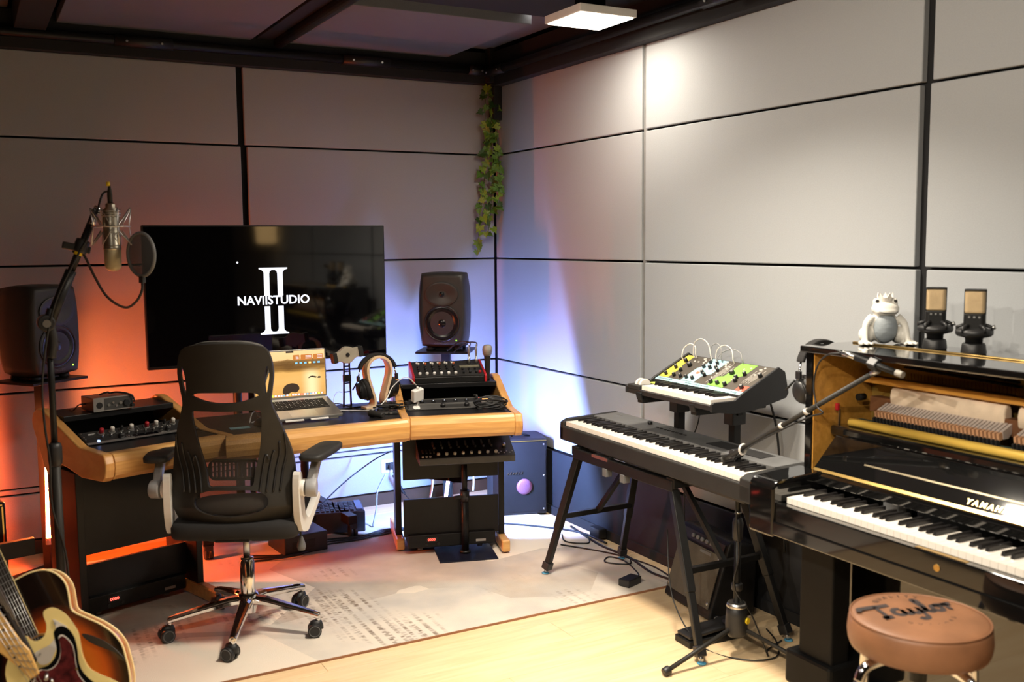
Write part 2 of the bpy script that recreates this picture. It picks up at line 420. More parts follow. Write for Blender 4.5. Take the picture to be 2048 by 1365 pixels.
# beams: black bars and round pipes under the ceiling
def trim(n, lo, hi): return struct(MB().box2(lo, hi).build('trim_%d' % n, M['blackmatte'], None, .003))
t1 = trim(1, (XL, -.055, 2.515), (-.0, .03, 2.70))
t2 = trim(2, (-.06, YF, 2.50), (.03, -.055, 2.70))
def pipe(parent, p0, p1, r=.024): MB().cyl(p0, p1, r, n=16).build('pipe', M['blackmetal'], parent)
def bracket(parent, p0, p1, r=.03):
    b = MB().cyl(p0, p1, r, n=8).build('bracket', M['blackplastic'], parent)
    a, c = Vector(p0), Vector(p1)
    side = Vector((0, -1, -.15)) if abs(a.y-c.y) < 1e-3 else Vector((-1, 0, -.15))
    side.normalize()
    for t in (.2, .8):
        q = a.lerp(c, t)+side*r*.93
        MB().cyl(q, q+side*.006, .006, n=8).build('screw', M['silver'], b)
pipe(t1, (XL, -.085, 2.585), (-.06, -.085, 2.585)); pipe(t2, (-.09, YF, 2.575), (-.09, -.1, 2.575))
for x in (-2.19, -1.0, -.22): bracket(t1, (x, -.085, 2.585), (x+.28 if x < -.5 else x+.1, -.085, 2.585))
for y in (-2.3, -.3): bracket(t2, (-.09, y, 2.575), (-.09, y+.22, 2.575))
t3 = trim(3, (-1.47, -3.6, 2.66), (-1.33, -.055, 2.76))
pipe(t3, (-1.36, -3.6, 2.64), (-1.36, -.1, 2.64), .03)
t4 = trim(4, (-.62, -1.80, 2.72), (-.36, -.055, 2.80))
t5 = trim(5, (XL, -1.72, 2.68), (-.06, -1.12, 2.76))
t6 = trim(6, (-.055, -.10, 2.3), (-.0, -.03, 2.52))
t7 = trim(7, (-2.64, -1.1, 2.60), (-2.50, -.055, 2.72))
MB().box2((-.09, -.115, 2.52), (-.035, -.055, 2.9)).build('hanger_post', M['blackmatte'], t2)
# floor: planks laid along the wall
fl = struct(MB().box2((XL, YF, -.06), (.12, .12, -.012)).build('floor', mat('floor_under', (.10, .06, .03), .8)))
pw, y, k = .19, .0, 0
while y > -8.1:
    x = .03-(.0, .9, .35, 1.3, .6)[k % 5]
    xs = [.03]+([x] if x < .03 else [])
    while xs[-1] > XL: xs.append(xs[-1]-1.85)
    for a, b in zip(xs, xs[1:]):
        b = max(b, XL)
        if a-b > .02: MB().box(((a+b)/2, y-pw/2, -.006), (a-b-.0012, pw-.0012, .012)).build('plank', M['plank'], fl, .0008, 1)
    y -= pw; k += 1
# rug: distressed pale pattern
def rugmat():
    mt, nt, b = nmat('distressed_rug')
    tc = N(nt, 'ShaderNodeTexCoord')
    def mapped(sc_, rz): 
        mp = N(nt, 'ShaderNodeMapping'); mp.inputs['Scale'].default_value = sc_; mp.inputs['Rotation'].default_value = (0, 0, R(rz))
        nt.links.new(tc.outputs['Object'], mp.inputs['Vector']); return mp
    def noise(sc_, rz, s, det=4, thr=None, dist=0):
        nz = N(nt, 'ShaderNodeTexNoise'); nz.inputs['Scale'].default_value = s; nz.inputs['Detail'].default_value = det; nz.inputs['Distortion'].default_value = dist
        nt.links.new(mapped(sc_, rz).outputs['Vector'], nz.inputs['Vector'])
        if thr is None: return nz.outputs['Fac']
        mr = N(nt, 'ShaderNodeMapRange'); mr.inputs['From Min'].default_value = thr[0]; mr.inputs['From Max'].default_value = thr[1]
        nt.links.new(nz.outputs['Fac'], mr.inputs['Value']); return mr.outputs['Result']
    def mix(f, a, c):
        mx = N(nt, 'ShaderNodeMix', data_type='RGBA')
        nt.links.new(f, mx.inputs[0])
        if isinstance(a, tuple): mx.inputs[6].default_value = c4(a)
        else: nt.links.new(a, mx.inputs[6])
        mx.inputs[7].default_value = c4(c)
        return mx.outputs[2]
    def mul(a, c):
        q = N(nt, 'ShaderNodeMath', operation='MULTIPLY'); nt.links.new(a, q.inputs[0]); nt.links.new(c, q.inputs[1]); return q.outputs[0]
    base = mix(noise((1, 1, 1), 0, 2.2, 5), (.80, .71, .60), (.66, .57, .47))
    # large angular fields of warmer and greyer wool
    vo = N(nt, 'ShaderNodeTexVoronoi'); vo.inputs['Scale'].default_value = 1.05; vo.distance = 'MANHATTAN'
    nt.links.new(mapped((1, 1.4, 1), 32).outputs['Vector'], vo.inputs['Vector'])
    sp = N(nt, 'ShaderNodeSeparateColor'); nt.links.new(vo.outputs['Color'], sp.inputs[0])
    mrr = N(nt, 'ShaderNodeMapRange'); mrr.inputs['From Min'].default_value = .45; mrr.inputs['From Max'].default_value = .55; nt.links.new(sp.outputs[0], mrr.inputs['Value'])
    col = mix(mul(mrr.outputs['Result'], noise((1, 1, 1), 0, 3, 4, (.3, .8))), base, (.38, .27, .18))
    mr2 = N(nt, 'ShaderNodeMapRange'); mr2.inputs['From Min'].default_value = .62; mr2.inputs['From Max'].default_value = .66; nt.links.new(sp.outputs[1], mr2.inputs['Value'])
    col = mix(mul(mr2.outputs['Result'], noise((1, 1, 1), 0, 4, 3, (.25, .9))), col, (.42, .40, .38))
    # fine worn lines running diagonally
    for rz, col2, th in ((38, (.20, .15, .11), (.56, .66)), (-50, (.27, .22, .18), (.58, .70))):
        wv = N(nt, 'ShaderNodeTexWave'); wv.inputs['Scale'].default_value = 9.0; wv.inputs['Distortion'].default_value = 1.5; wv.inputs['Detail'].default_value = 2
        nt.links.new(mapped((1, .02, 1), rz).outputs['Vector'], wv.inputs['Vector'])
        m3 = N(nt, 'ShaderNodeMapRange'); m3.inputs['From Min'].default_value = .55; m3.inputs['From Max'].default_value = .9; nt.links.new(wv.outputs['Fac'], m3.inputs['Value'])
        patch = mul(noise((1, 1, 1), 0, 1.7, 2, th), noise((3, 22, 1), rz, 3.0, 3, (.42, .62)))
        col = mix(mul(m3.outputs['Result'], patch), col, col2)
    nt.links.new(col, b.inputs['Base Color']); b.inputs['Roughness'].default_value = .95; b.inputs['Specular IOR Level'].default_value = .1
    bp = N(nt, 'ShaderNodeBump'); bp.inputs['Strength'].default_value = .4; bp.inputs['Distance'].default_value = .003
    nt.links.new(noise((1, 1, 1), 0, 300, 2), bp.inputs['Height']); nt.links.new(bp.outputs['Normal'], b.inputs['Normal'])
    return mt
rug = MB().box2((-3.9, -2.0, 0.0), (-.10, -.22, .010)).build('rug', rugmat(), None, .003)
tag(rug, 'large pale distressed rug with worn grey and brown lines under the desk and chair', 'rug')
MB().box2((-3.9, -2.004, 0.0005), (-.10, -2.0, .009)).build('edge_binding', mat('rug_edge', (.30, .14, .07), .9), rug)

# ================================================================ lamps
lampcol = (1.0, .89, .735)
M['lampglow'] = glow('warm_diffuser', lampcol, 9.0)
def panel_lamp(x, y, label, z=2.555, s=.30, group=None, k=1., spread=140):
    t = thing('ceiling_lamp', label, 'lamp', (x, y, z), 0, group)
    fr = MB().box2((-s/2, -s/2, .0), (s/2, s/2, .035)).build('housing', M['white'], t, .003)
    MB().box2((-s/2+.012, -s/2+.012, -.004), (s/2-.012, s/2-.012, .002)).build('diffuser', M['lampglow'], t)
    ld = bpy.data.lights.new('panel_light', 'AREA'); ld.shape = 'SQUARE'; ld.size = s-.03; ld.energy = LAMP*k; ld.color = lampcol; ld.spread = R(spread)
    lo_ = bpy.data.objects.new('panel_light', ld); COL.objects.link(lo_); lo_.parent = t; lo_.location = (0, 0, -.006)
    MB().box2((-.05, -.05, .035), (.05, .05, .16)).build('mount', M['blackmetal'], t)
    return t
panel_lamp(-.376, -1.64, 'square warm glowing ceiling panel above the right wall, the one in view', k=.65, spread=170)
panel_lamp(-1.10, -2.76, 'square warm ceiling panel lamp over the middle of the room, outside the frame', k=2.6, spread=125)
panel_lamp(-1.70, -4.60, 'square warm ceiling panel lamp over the camera side, outside the frame', k=1.2, spread=140)
panel_lamp(-3.20, -4.70, 'square warm ceiling panel lamp at the left of the camera, outside the frame', k=.9, spread=150)
def track_spot(loc, aim, label, w=105):
    t = thing('track_spot', label, 'lamp'); d = (Vector(aim)-Vector(loc)).normalized(); u = d.orthogonal()
    t.matrix_world = frame(loc, u, d.cross(u)*-1 if False else d.cross(u))
    MB().lathe([(.030, -.10), (.036, -.09), (.036, .0), (.030, .0), (.028, -.03)], 20, caps=False).build('can', M['blackmetal'], t)
    ld = bpy.data.lights.new('spot_light', 'SPOT'); ld.energy = w; ld.color = lampcol; ld.spot_size = R(72); ld.spot_blend = .7; ld.shadow_soft_size = .03
    lo_ = bpy.data.objects.new('spot_light', ld); COL.objects.link(lo_); lo_.parent = t; lo_.rotation_euler = (math.pi, 0, 0); lo_.location = (0, 0, .01)
track_spot((-3.5, -3.2, 2.62), (-.1, -2.5, 1.25), 'black ceiling track spot nearest the desk, outside the frame at the left')
track_spot((-3.5, -4.3, 2.62), (-.3, -3.5, 1.0), 'black ceiling track spot in the middle of three, outside the frame at the left')
track_spot((-3.5, -5.4, 2.62), (-.3, -4.2, .9), 'black ceiling track spot farthest from the desk, outside the frame at the left')
def downlight(x, y, label, z=2.735):
    t = thing('downlight', label, 'lamp', (x, y, z), 0)
    MB().lathe([(.035, .03), (.035, .0), (.028, -.004), (.026, .004)], 20, caps=False).build('ring', M['white'], t)
    MB().lathe([(.0001, .004), (.026, .004)], 20, caps=False).build('bulb', glow('downlight_glow', (1, .92, .8), 30.0), t)
downlight(-.33, -1.085, 'small round white ceiling downlight left of the glowing square panel')
downlight(-.655, -1.02, 'small round ceiling downlight at the top edge, farther left')
# wall lamp near the camera side, seen only as the warm gleam in the television
t = thing('wall_lamp', 'warm half round wall lamp on the right wall behind the camera side', 'lamp', (-.0, -5.9, 1.72))
MB().lathe([(.05, -.16), (.10, -.15), (.115, .12), (.10, .14)], 24).build('shade', glow('shade_glow', (1.0, .62, .25), 3.0), t, T=tr(-.12, 0, 0))
MB().box2((-.03, -.04, -.06), (0, .04, .06)).build('bracket', M['blackmetal'], t)
# ================================================================ studio desk: left rack wing, middle top, right rack wing
SIDE = [(-.052, .766), (-.044, .776), (-.03, .778), (.165, .778), (.185, .783), (.50, .882), (.535, .888), (.575, .886), (.612, .868), (.632, .835), (.630, .81),
        (.60, .765), (.565, .714), (.522, .645), (.505, .628), (.48, .618), (.448, .618), (.42, .632), (.39, .662), (.35, .682), (.28, .676), (.163, .658), (.02, .668), (-.030, .672), (-.052, .69), (-.062, .72), (-.062, .745)]
W = .48
def sidepanel(u, th=.038):
    b = MB(); b.prism([(y, z) for y, z in SIDE], 0, th, Matrix(((0, 0, 1, u), (1, 0, 0, 0), (0, 1, 0, 0), (0, 0, 0, 1)))); return b
RAIL = [(.012, .776), (-.03, .778), (-.044, .775), (-.055, .765), (-.062, .748), (-.062, .72), (-.055, .695), (-.036, .676), (.012, .672)]
def rail(x0, x1, skew0=0., skew1=0.):
    n = len(RAIL); vs = [(x0+skew0*y, y, z) for y, z in RAIL]+[(x1+skew1*y, y, z) for y, z in RAIL]
    b = MB(); b.add(vs, [(i, (i+1) % n, n+(i+1) % n, n+i) for i in range(n)]+[tuple(range(n))[::-1], tuple(range(n, 2*n))]); return b
def wing(label, loc, rz, legs, feet, modesty, lower):
    t = thing('rack_desk', label, 'desk', (loc[0], loc[1], 0), rz)
    sidepanel(-.038).build('side_panel', M['oakside'], t, .006, 3); sidepanel(W).build('side_panel', M['oakside'], t, .006, 3)
    rail(0, W).build('front_rail', M['oak'], t, .003)
    MB().box2((.0, .0, .745), (W, .182, .773)).build('front_ledge', M['blackwood'], t, .002)
    MB().box2((.0, .395, .845), (W, .60, .868)).build('top_shelf', M['blackwood'], t, .002)
    b = MB(); b.box2((0, .585, .66), (W, .60, .845)); b.box2((0, .18, .655), (W, .60, .67)); b.box2((0, .0, .66), (.004, .58, .775)); b.box2((W-.004, .0, .66), (W, .58, .775))
    b.build('inner_box', M['blackmatte'], t)
    for (u, y0, y1) in legs: MB().box2((u, y0, .075), (u+.03, y1, .66)).build('leg', M['blackwood'], t, .003)
    for (u, y0, y1) in feet: MB().box2((u, y0, .018), (u+.042, y1, .078)).build('foot', M['oak'], t, .008, 3); MB().cyl((u+.02, y0+.035, .012), (u+.02, y0+.035, .02), .016).build('glide', M['blackplastic'], t)
    y, z0, z1 = modesty; MB().box2((.0, y, z0), (W, y+.016, z1)).build('modesty_panel', M['blackwood'], t)
    y, z0, z1 = lower; MB().box2((.0, y, z0), (W, y+.016, z1)).build('lower_panel', M['blackwood'], t)
    return t
LW = wing('left oak trimmed rack desk wing beside the microphone stand', (-2.469, -1.471), 17.5,
          [(-.03, .24, .52), (W, .24, .52)], [(-.036, .14, .62), (W-.006, .08, .62)], (.30, .30, .66), (.34, .10, .245))
RW = wing('right oak trimmed rack desk wing under the red sided mixer', (-1.171, -1.353), -17.3,
          [(-.03, .50, .60), (W+.005, .40, .56)], [(-.035, .43, .85), (W, .282, .74)], (.38, .39, .66), (.38, .10, .29))
def wingpt(t, x, y, z):
    return (Matrix.Translation(t.location) @ Matrix.Rotation(t.rotation_euler.z, 4, 'Z')) @ Vector((x, y, z))
# middle top, a trapezium between the wings
t = CD = thing('desk', 'wide middle desk top with black surface and rounded oak front edge', 'desk', (0, -1.375, 0))
b = MB(); b.prism([(-2.003, 0), (-1.216, 0), (-1.055, .53), (-2.150, .53)], .745, .773); b.build('desktop', M['blackwood'], t, .002)
rail(-1.999, -1.220, .28, -.28).build('front_rail', M['oak'], t, .003)
MB().box2((-2.02, .40, .60), (-1.10, .42, .74)).build('cable_tray', M['blackmatte'], t)

# ---------------------------------------------------------------- rack gear on the sloped fronts
SL = 22.0
def slope(u, s0): return frame((u, .178+s0*math.cos(R(SL)), .779+s0*math.sin(R(SL))), (1, 0, 0), (0, math.cos(R(SL)), math.sin(R(SL))))
def knob(b_, x, y, r, h, z=0., mi=0, n=14):
    b_.lathe([(r, z), (r*.92, z+h*.85), (r*.75, z+h), (.0001, z+h)], n, tr(x, y, 0), mi)
def under(name, label, cat, wingobj, T):
    """a thing placed with a matrix given in the wing's own axes"""
    o = thing(name, label, cat); o.matrix_world = Matrix.Translation(wingobj.location) @ Matrix.Rotation(wingobj.rotation_euler.z, 4, 'Z') @ T
    return o
def unit(name, label, wingobj, s0, hgt, face, depth=.12):
    o = under(name, label, 'rack gear', wingobj, slope(.003, s0))
    MB().box2((0, 0, -.004), (W-.006, hgt, .0)).build('face_plate', face, o, .001)
    MB().box2((.02, .004, -depth), (W-.026, hgt-.004, -.004)).build('chassis', M['blackmetal'], o)
    for x in (.008, W-.014):
        for y in (.008, hgt-.008): MB().cyl((x, y, 0), (x, y, .002), .003, n=8).build('screw', M['silver'], o)
    return o
o = unit('preamp', 'grey preamp with red, white and black knobs in the left desk wing', LW, .052, .044, M['darkgrey'])
for x, mt_, r in ((.083, 'red', .0095), (.1275, 'offwhite', .0095), (.167, 'blackplastic', .006), (.208, 'offwhite', .0095), (.275, 'red', .0095), (.316, 'offwhite', .0095), (.353, 'blackplastic', .006), (.392, 'offwhite', .0095)):
    b = MB(); knob(b, x, .020, r, .024); kb = b.build('knob', M[mt_], o)
    MB().cyl((x, .020, 0), (x, .020, .003), r*1.45, n=16).build('collar', M['alu'], kb)
MB().box2((.238, .004, .0003), (.241, .040, .001)).build('divider', M['alu'], o)
for i in range(9): MB().box2((.10+i*.036, .003, 0), (.108+i*.036, .007, .002)).build('switch', M['silver'], o)
MB().box2((.03, .024, .0002), (.06, .026, .0008)).box2((.03, .018, .0002), (.052, .020, .0008)).build('printed_marks', M['whiteprint'], o)
o = unit('channel_strip', 'black rack unit with blue power light and small display in the left desk wing', LW, .0, .050, M['blackplastic'])
MB().box2((.0, .0, .0), (W-.006, .014, .0012)).build('silver_strip', M['alu'], o)
MB().cyl((.05, .018, 0), (.05, .018, .003), .006).build('power_light', M['blueled'], o)
for x, r in ((.145, .013), (.345, .012)):
    b = MB(); knob(b, x, .022, r, .02); kb = b.build('knob', M['blackplastic'], o)
    MB().box2((x-.001, .022, .0195), (x+.001, .022+r*.8, .0206)).build('pointer', M['whiteprint'], kb)
for i in range(9):
    b = MB(); knob(b, .075+i*.036, .040, .0045, .012); b.build('knob', M['alu'], o)
MB().box2((.195, .010, .0), (.30, .028, .0015)).build('display', M['glass'], o)
for i in range(6): MB().box2((.166+(i % 3)*.009, .012+(i//3)*.009, 0), (.172+(i % 3)*.009, .017+(i//3)*.009, .002)).build('button', M['silver'], o)
for i in range(10): MB().box2((.315+(i % 5)*.006, .014+(i//5)*.010, 0), (.319+(i % 5)*.006, .020+(i//5)*.010, .003)).build('button', M['silver'], o)
# right wing gear
M['gunmetal'] = mat('gunmetal_front', (.075, .073, .07), .5, .3, bump=.2, bscale=700)
o = unit('rack_interface', 'gunmetal rack unit with white apple sticker and two black knobs in right desk wing', RW, -.004, .050, M['gunmetal'])
MB().box2((.03, .0465, 0), (W-.04, .0495, .002)).build('top_lip', M['alu'], o)
b = MB().box2((.165, .010, 0), (.31, .036, .0012)); b.build('control_strip', M['darkgrey'], o, .001)
for x in (.178, .292):
    b = MB(); knob(b, x, .022, .012, .016); b.build('knob', M['blackplastic'], o)
MB().box2((.40, .012, 0), (.425, .032, .003)).build('socket', M['silver'], o); MB().box2((.404, .013, .003), (.421, .023, .004)).build('port', M['blackplastic'], o)
def apple(s=1.):
    body = sp2([(0, .17), (.10, .215), (.22, .17), (.27, .06), (.235, .0), (.225, -.06), (.255, -.13), (.20, -.235), (.12, -.29), (.05, -.27), (0, -.26), (-.05, -.27), (-.12, -.29), (-.21, -.225), (-.27, -.09), (-.285, .03), (-.25, .14), (-.16, .205), (-.07, .195)], 4)
    # bite taken from the right side
    bx, by, br = .345, .055, .125
    out = []
    for x, y in body:
        d = math.hypot(x-bx, y-by)
        if d < br: x, y = bx-(br)*abs((bx-x)/max(d, 1e-6)), by+br*(y-by)/max(d, 1e-6)
        out.append((x*s, y*s))
    leaf = sp2([(.005, .255), (.03, .34), (.12, .40), (.125, .32), (.07, .26)], 4)
    return out, [(x*s, y*s) for x, y in leaf]
ab, al = apple(.062)
me = plate([ab], .0008); st = meshobj('sticker', me, M['white'], o, tr(.052, .022, .0008)); meshobj('sticker_leaf', plate([al], .0008), M['white'], st)
o = unit('power_conditioner', 'black rack strip with six switches and a lit red power switch in right desk wing', RW, .050, .034, M['blackplastic'])
MB().box2((.02, .0315, 0), (W-.03, .034, .004)).build('top_lip', M['alu'], o)
for i in range(6):
    x = .083+i*.054
    s_ = MB().box2((x-.010, .007, 0), (x+.010, .022, .004)).build('switch', M['blackmetal'], o, .001); MB().cyl((x, .018, .004), (x, .018, .0048), .0022, n=8).build('light', M['whiteglow'], s_)
MB().box2((.375, .010, 0), (.405, .022, .006)).build('power_switch', M['amberled'], o, .002); MB().cyl((.362, .027, 0), (.362, .027, .002), .003, n=8).build('light', M['redled'], o)
# lower rack boxes with red number displays standing on the rug below each wing
def powerbox(label, loc, rz, wd):
    o = thing('power_amp', label, 'rack gear', loc, rz)
    MB().box2((-wd/2, -.0, .035), (wd/2, .26, .10)).build('chassis', M['blackmetal'], o, .003)
    d = MB().box2((-wd*.30, -.003, .062), (-wd*.30+.055, 0, .086)).build('display', M['blackplastic'], o)
    text('digits', '0000', .017, M['redled'], d, frame((-wd*.30+.027, -.0036, .074), (1, 0, 0), (0, 0, 1)), sx=1.15)
    for x in (-.10, -.04): MB().cyl((x-.03, 0, .05), (x-.03, -.006, .05), .007).build('knob', M['darkgrey'], o)
    MB().box2((.12, -.002, .050), (.17, 0, .062)).build('label_plate', M['silver'], o)
    for x in (-wd*.36, wd*.33):
        c_ = MB().box2((x-.012, .03, .022), (x+.012, .06, .036)).build('caster', M['blackplastic'], o); MB().cyl((x-.012, .045, .022), (x+.012, .045, .022), .0115).build('wheel', M['greyplastic'], c_)
    return o
p = wingpt(RW, .24, .36, .011); powerbox('black power unit with red digits and small wheels under right desk wing', p, -17.3, .44)
p = wingpt(LW, .24, .31, .011); powerbox('black power unit with red digits under left desk wing', p, 17.5, .44)

# ---------------------------------------------------------------- coloured tube lamps standing behind the wings
def tubelamp(label, p0, p1, parts, r=.013, back=None):
    p0, p1 = Vector(p0), Vector(p1); L = (p1-p0).length; z = (p1-p0).normalized()
    t = thing('tube_lamp', label, 'lamp')
    bk = Vector(back) if back else z.orthogonal()
    t.matrix_world = frame(p0, z.cross(bk)*-1, bk) if abs(z.dot(bk)) < .2 else Matrix.Translation(p0)
    if not back: t.matrix_world = Matrix.Translation(p0) @ Vector((0, 0, 1)).rotation_difference(z).to_matrix().to_4x4()
    for a, b_, ramp, st in parts: MB().cyl((0, 0, a), (0, 0, b_), r, n=16).build('tube', glow_ramp('tube_glow', ramp, 2, st), t)
    MB().cyl((0, 0, -.02), (0, 0, parts[0][0]), r*1.15).build('end_cap', M['offwhite'], t); MB().cyl((0, 0, parts[-1][1]), (0, 0, L), r*1.15).build('end_cap', M['alu'], t)
    if back:      # added black board on the room side, there to block the tube's light
        MB().box2((-.10, -r-.006, parts[-1][0]-.02), (.10, -r-.001, L+.02)).build('added_light_shield', M['blackmetal'], t)
        ti = t.matrix_world.to_3x3().inverted(); dl = ti @ Vector((-.63, .79, 0)); dl.z = 0; dl.normalize(); nn = Vector((-dl.y, dl.x, 0))
        if (ti @ Vector((-1, 0, 0))).dot(nn) < 0: nn = -nn
        q0 = nn*(r+.002)-dl*.012; z0, z1 = parts[-1][0]-.02, L+.02
        MB().prism([(v.x, v.y) for v in (q0, q0+dl*.13, q0+dl*.13+nn*.004, q0+nn*.004)], z0, z1).build('added_light_flap', M['blackmetal'], t)  # added flap that keeps the tube's light from spreading left
    return t
tubelamp('violet and blue tube lamp with an added black light shield behind the right desk wing', (-.779, -.830, .06), (-.618, -.709, .66),
         [(.01, .27, [(0, (.2, .9, .6)), (.5, (.55, .35, 1.)), (1., (.75, .4, 1.))], TUBE_R*.012), (.272, .64, [(0, (.20, .55, 1.)), (.4, (.20, .36, 1.)), (.8, (.30, .34, 1.)), (1., (.42, .36, 1.))], TUBE_R)], .009, back=(.336, .901, -.273))
tubelamp('orange tube lamp clipped upright beside the left speaker stand', (-2.637, -.55, .215), (-2.615, -.54, .82),
         [(.01, .60, [(0, (1.0, .05, .01)), (.5, (1.0, .15, .03)), (1., (1.0, .21, .055))], TUBE_L)], .011)
# ================================================================ office chair, seen from behind
t = CH = thing('office_chair', 'black mesh back office chair with chrome base and flip up arms at the desk', 'chair', (-1.976, -1.562, .010), -27)
def yback(x, z):
    """curve of the backrest: sides wrap forward, lower back bulges forward, top leans back"""
    base = -.235 - .03*max(0, (z-.75)/.45)**1.3 + .035*math.exp(-((z-.72)/.13)**2) + (.06*max(0, .56-z)/.1 if z < .56 else 0)
    return base + 1.15*x*x
def bend(me, off=0.):
    for v in me.vertices: x, z, d = v.co.x, v.co.y, v.co.z; v.co = (x, yback(x, z)+off-d, z)
    me.update(); return me
def mirror(half): return half + [(-x, z) for x, z in half[::-1] if abs(x) > 1e-6]
outer = sp2(mirror([(.0, .462), (.10, .464), (.19, .485), (.222, .53), (.236, .62), (.232, .70), (.220, .78), (.198, .86), (.174, .93), (.164, .97), (.170, 1.02), (.177, 1.08), (.167, 1.145), (.142, 1.178), (.07, 1.190), (.0, 1.192)]), 3)
hole_mesh = sp2(mirror([(.0, .936), (.10, .938), (.128, .93), (.124, .86), (.112, .78), (.092, .70), (.083, .645), (.05, .642), (0, .642)]), 3)
lens = sp2(mirror([(.0, .967), (.06, .972), (.115, .990), (.122, .997), (.10, 1.006), (.05, 1.008), (0, 1.008)]), 3)
slotR = sp2([(.149, .995), (.158, 1.03), (.164, 1.075), (.157, 1.105), (.147, 1.07), (.145, 1.03)], 3); slotL = [(-x, z) for x, z in slotR]
low = sp2(mirror([(0, .528), (.07, .533), (.125, .555), (.140, .583), (.125, .61), (.08, .628), (0, .630)]), 3)
meshobj('back_frame', bend(plate([outer, hole_mesh, lens, slotR, slotL, low], .024, .007, 3, (.022, .03))), M['charcoal'], t, None, True)
M['netting'] = sheer('chair_mesh_net', (.026, .021, .015), .74)
def sheet(out, nx=14, nz=16, off=0., name='mesh_panel', mt=None):
    xs = [p[0] for p in out]; zs = [p[1] for p in out]; z0, z1 = min(zs), max(zs); b = MB()
    def width(z):
        c = [];  n = len(out)
        for i in range(n):
            (xa, za), (xb, zb) = out[i], out[(i+1) % n]
            if (za-z)*(zb-z) <= 0 and abs(za-zb) > 1e-7: c.append(xa+(xb-xa)*(z-za)/(zb-za))
        return max(c) if c else .001
    vs = []
    for j in range(nz+1):
        z = z0+(z1-z0)*(.002+.996*j/nz); w_ = width(z)
        for i in range(nx+1): x = -w_+2*w_*i/nx; vs.append((x, yback(x, z)+off, z))
    fs = [(j*(nx+1)+i, j*(nx+1)+i+1, (j+1)*(nx+1)+i+1, (j+1)*(nx+1)+i) for j in range(nz) for i in range(nx)]
    b.add(vs, fs, None, True); return b.build(name, mt or M['netting'], t)
sheet(hole_mesh, off=.004); sheet(low, off=.004, nz=8)
# padded front face of the headrest, just visible over the top edge
hp = sp2(mirror([(0, 1.02), (.12, 1.022), (.142, 1.05), (.156, 1.10), (.150, 1.148), (.128, 1.180), (.07, 1.196), (0, 1.198)]), 3)
meshobj('headrest_pad', bend(plate([hp], .04, .012, 3, (.025, .03)), .036), mat('grey_headrest_cloth', (.10, .095, .085), .9, bump=.3, bscale=700), t)
# ribs moulded in the lower wings
for s in (-1, 1):
    for k in range(4):
        a = .105+.024*k; pts = [(s*(a+.038-.012*k*.3), .845-.035*(3-k)), (s*(a+.028), .76), (s*(a+.014), .70), (s*(a+.004), .62)]
        P = [(p.x, yback(p.x, p.y)-.014, p.y) for p in spline([(x, z, 0) for x, z in pts], 4)]
        MB().tube(P, .0045, 6).build('rib', M['blackplastic'], t)
# lumbar pad with slots, in front of the net
lb = rrect(-.10, .655, .10, .735, .03); slots = [rrect(-.085+i*.0165, .667, -.0775+i*.0165, .724, .003, 2) for i in range(11)]
meshobj('lumbar_pad', bend(plate([lb]+slots, .012, .003, 2), .045), M['darkgrey'], t)
# seat
prof = sp2([(-.24, -.17), (-.225, -.21), (-.16, -.225), (0, -.23), (.16, -.225), (.225, -.21), (.245, -.16), (.25, 0), (.245, .17), (.215, .235), (.12, .262), (0, .268), (-.12, .262), (-.215, .235), (-.245, .17), (-.25, 0)], 3)
b = MB(); rg = []
for z, k in ((.432, .90), (.436, .97), (.45, 1.0), (.48, 1.0), (.496, .97), (.502, .90), (.504, .6), (.503, .1)): rg.append([(x*k, y*k, z) for x, y in prof])
b.loft(rg); b.build('seat', M['blackfabric'], t)
MB().box2((-.12, -.12, .40), (.12, .10, .434)).build('tilt_mechanism', M['blackmetal'], t, .006)
MB().bar((0, -.10, .415), (0, -.225, .44), .13, .02).build('back_bracket', M['blackmetal'], t, .004)
MB().cyl((0, 0, .30), (0, 0, .41), .0135).cyl((0, 0, .395), (0, 0, .41), .02).build('gas_piston', M['silver'], t)
MB().lathe([(.026, .125), (.029, .135), (.029, .285), (.025, .29), (.025, .30), (.014, .30)], 24).build('gas_sleeve', M['chrome'], t)
MB().lathe([(.028, .07), (.03, .075), (.034, .10), (.044, .12), (.048, .135), (.034, .155), (.03, .155)], 28).build('base_hub', M['chrome'], t)
# lever with pear shaped knob
o = MB().tube([(.06, .02, .41), (.20, .02, .405), (.212, .02, .40), (.216, .02, .37)], .0045, 8).build('lever', M['blackmetal'], t)
MB().lathe([(.005, .0), (.010, -.012), (.017, -.035), (.018, -.045), (.014, -.058), (.0001, -.06)], 14, tr(.216, .02, .378)).build('lever_grip', M['greyplastic'], o)
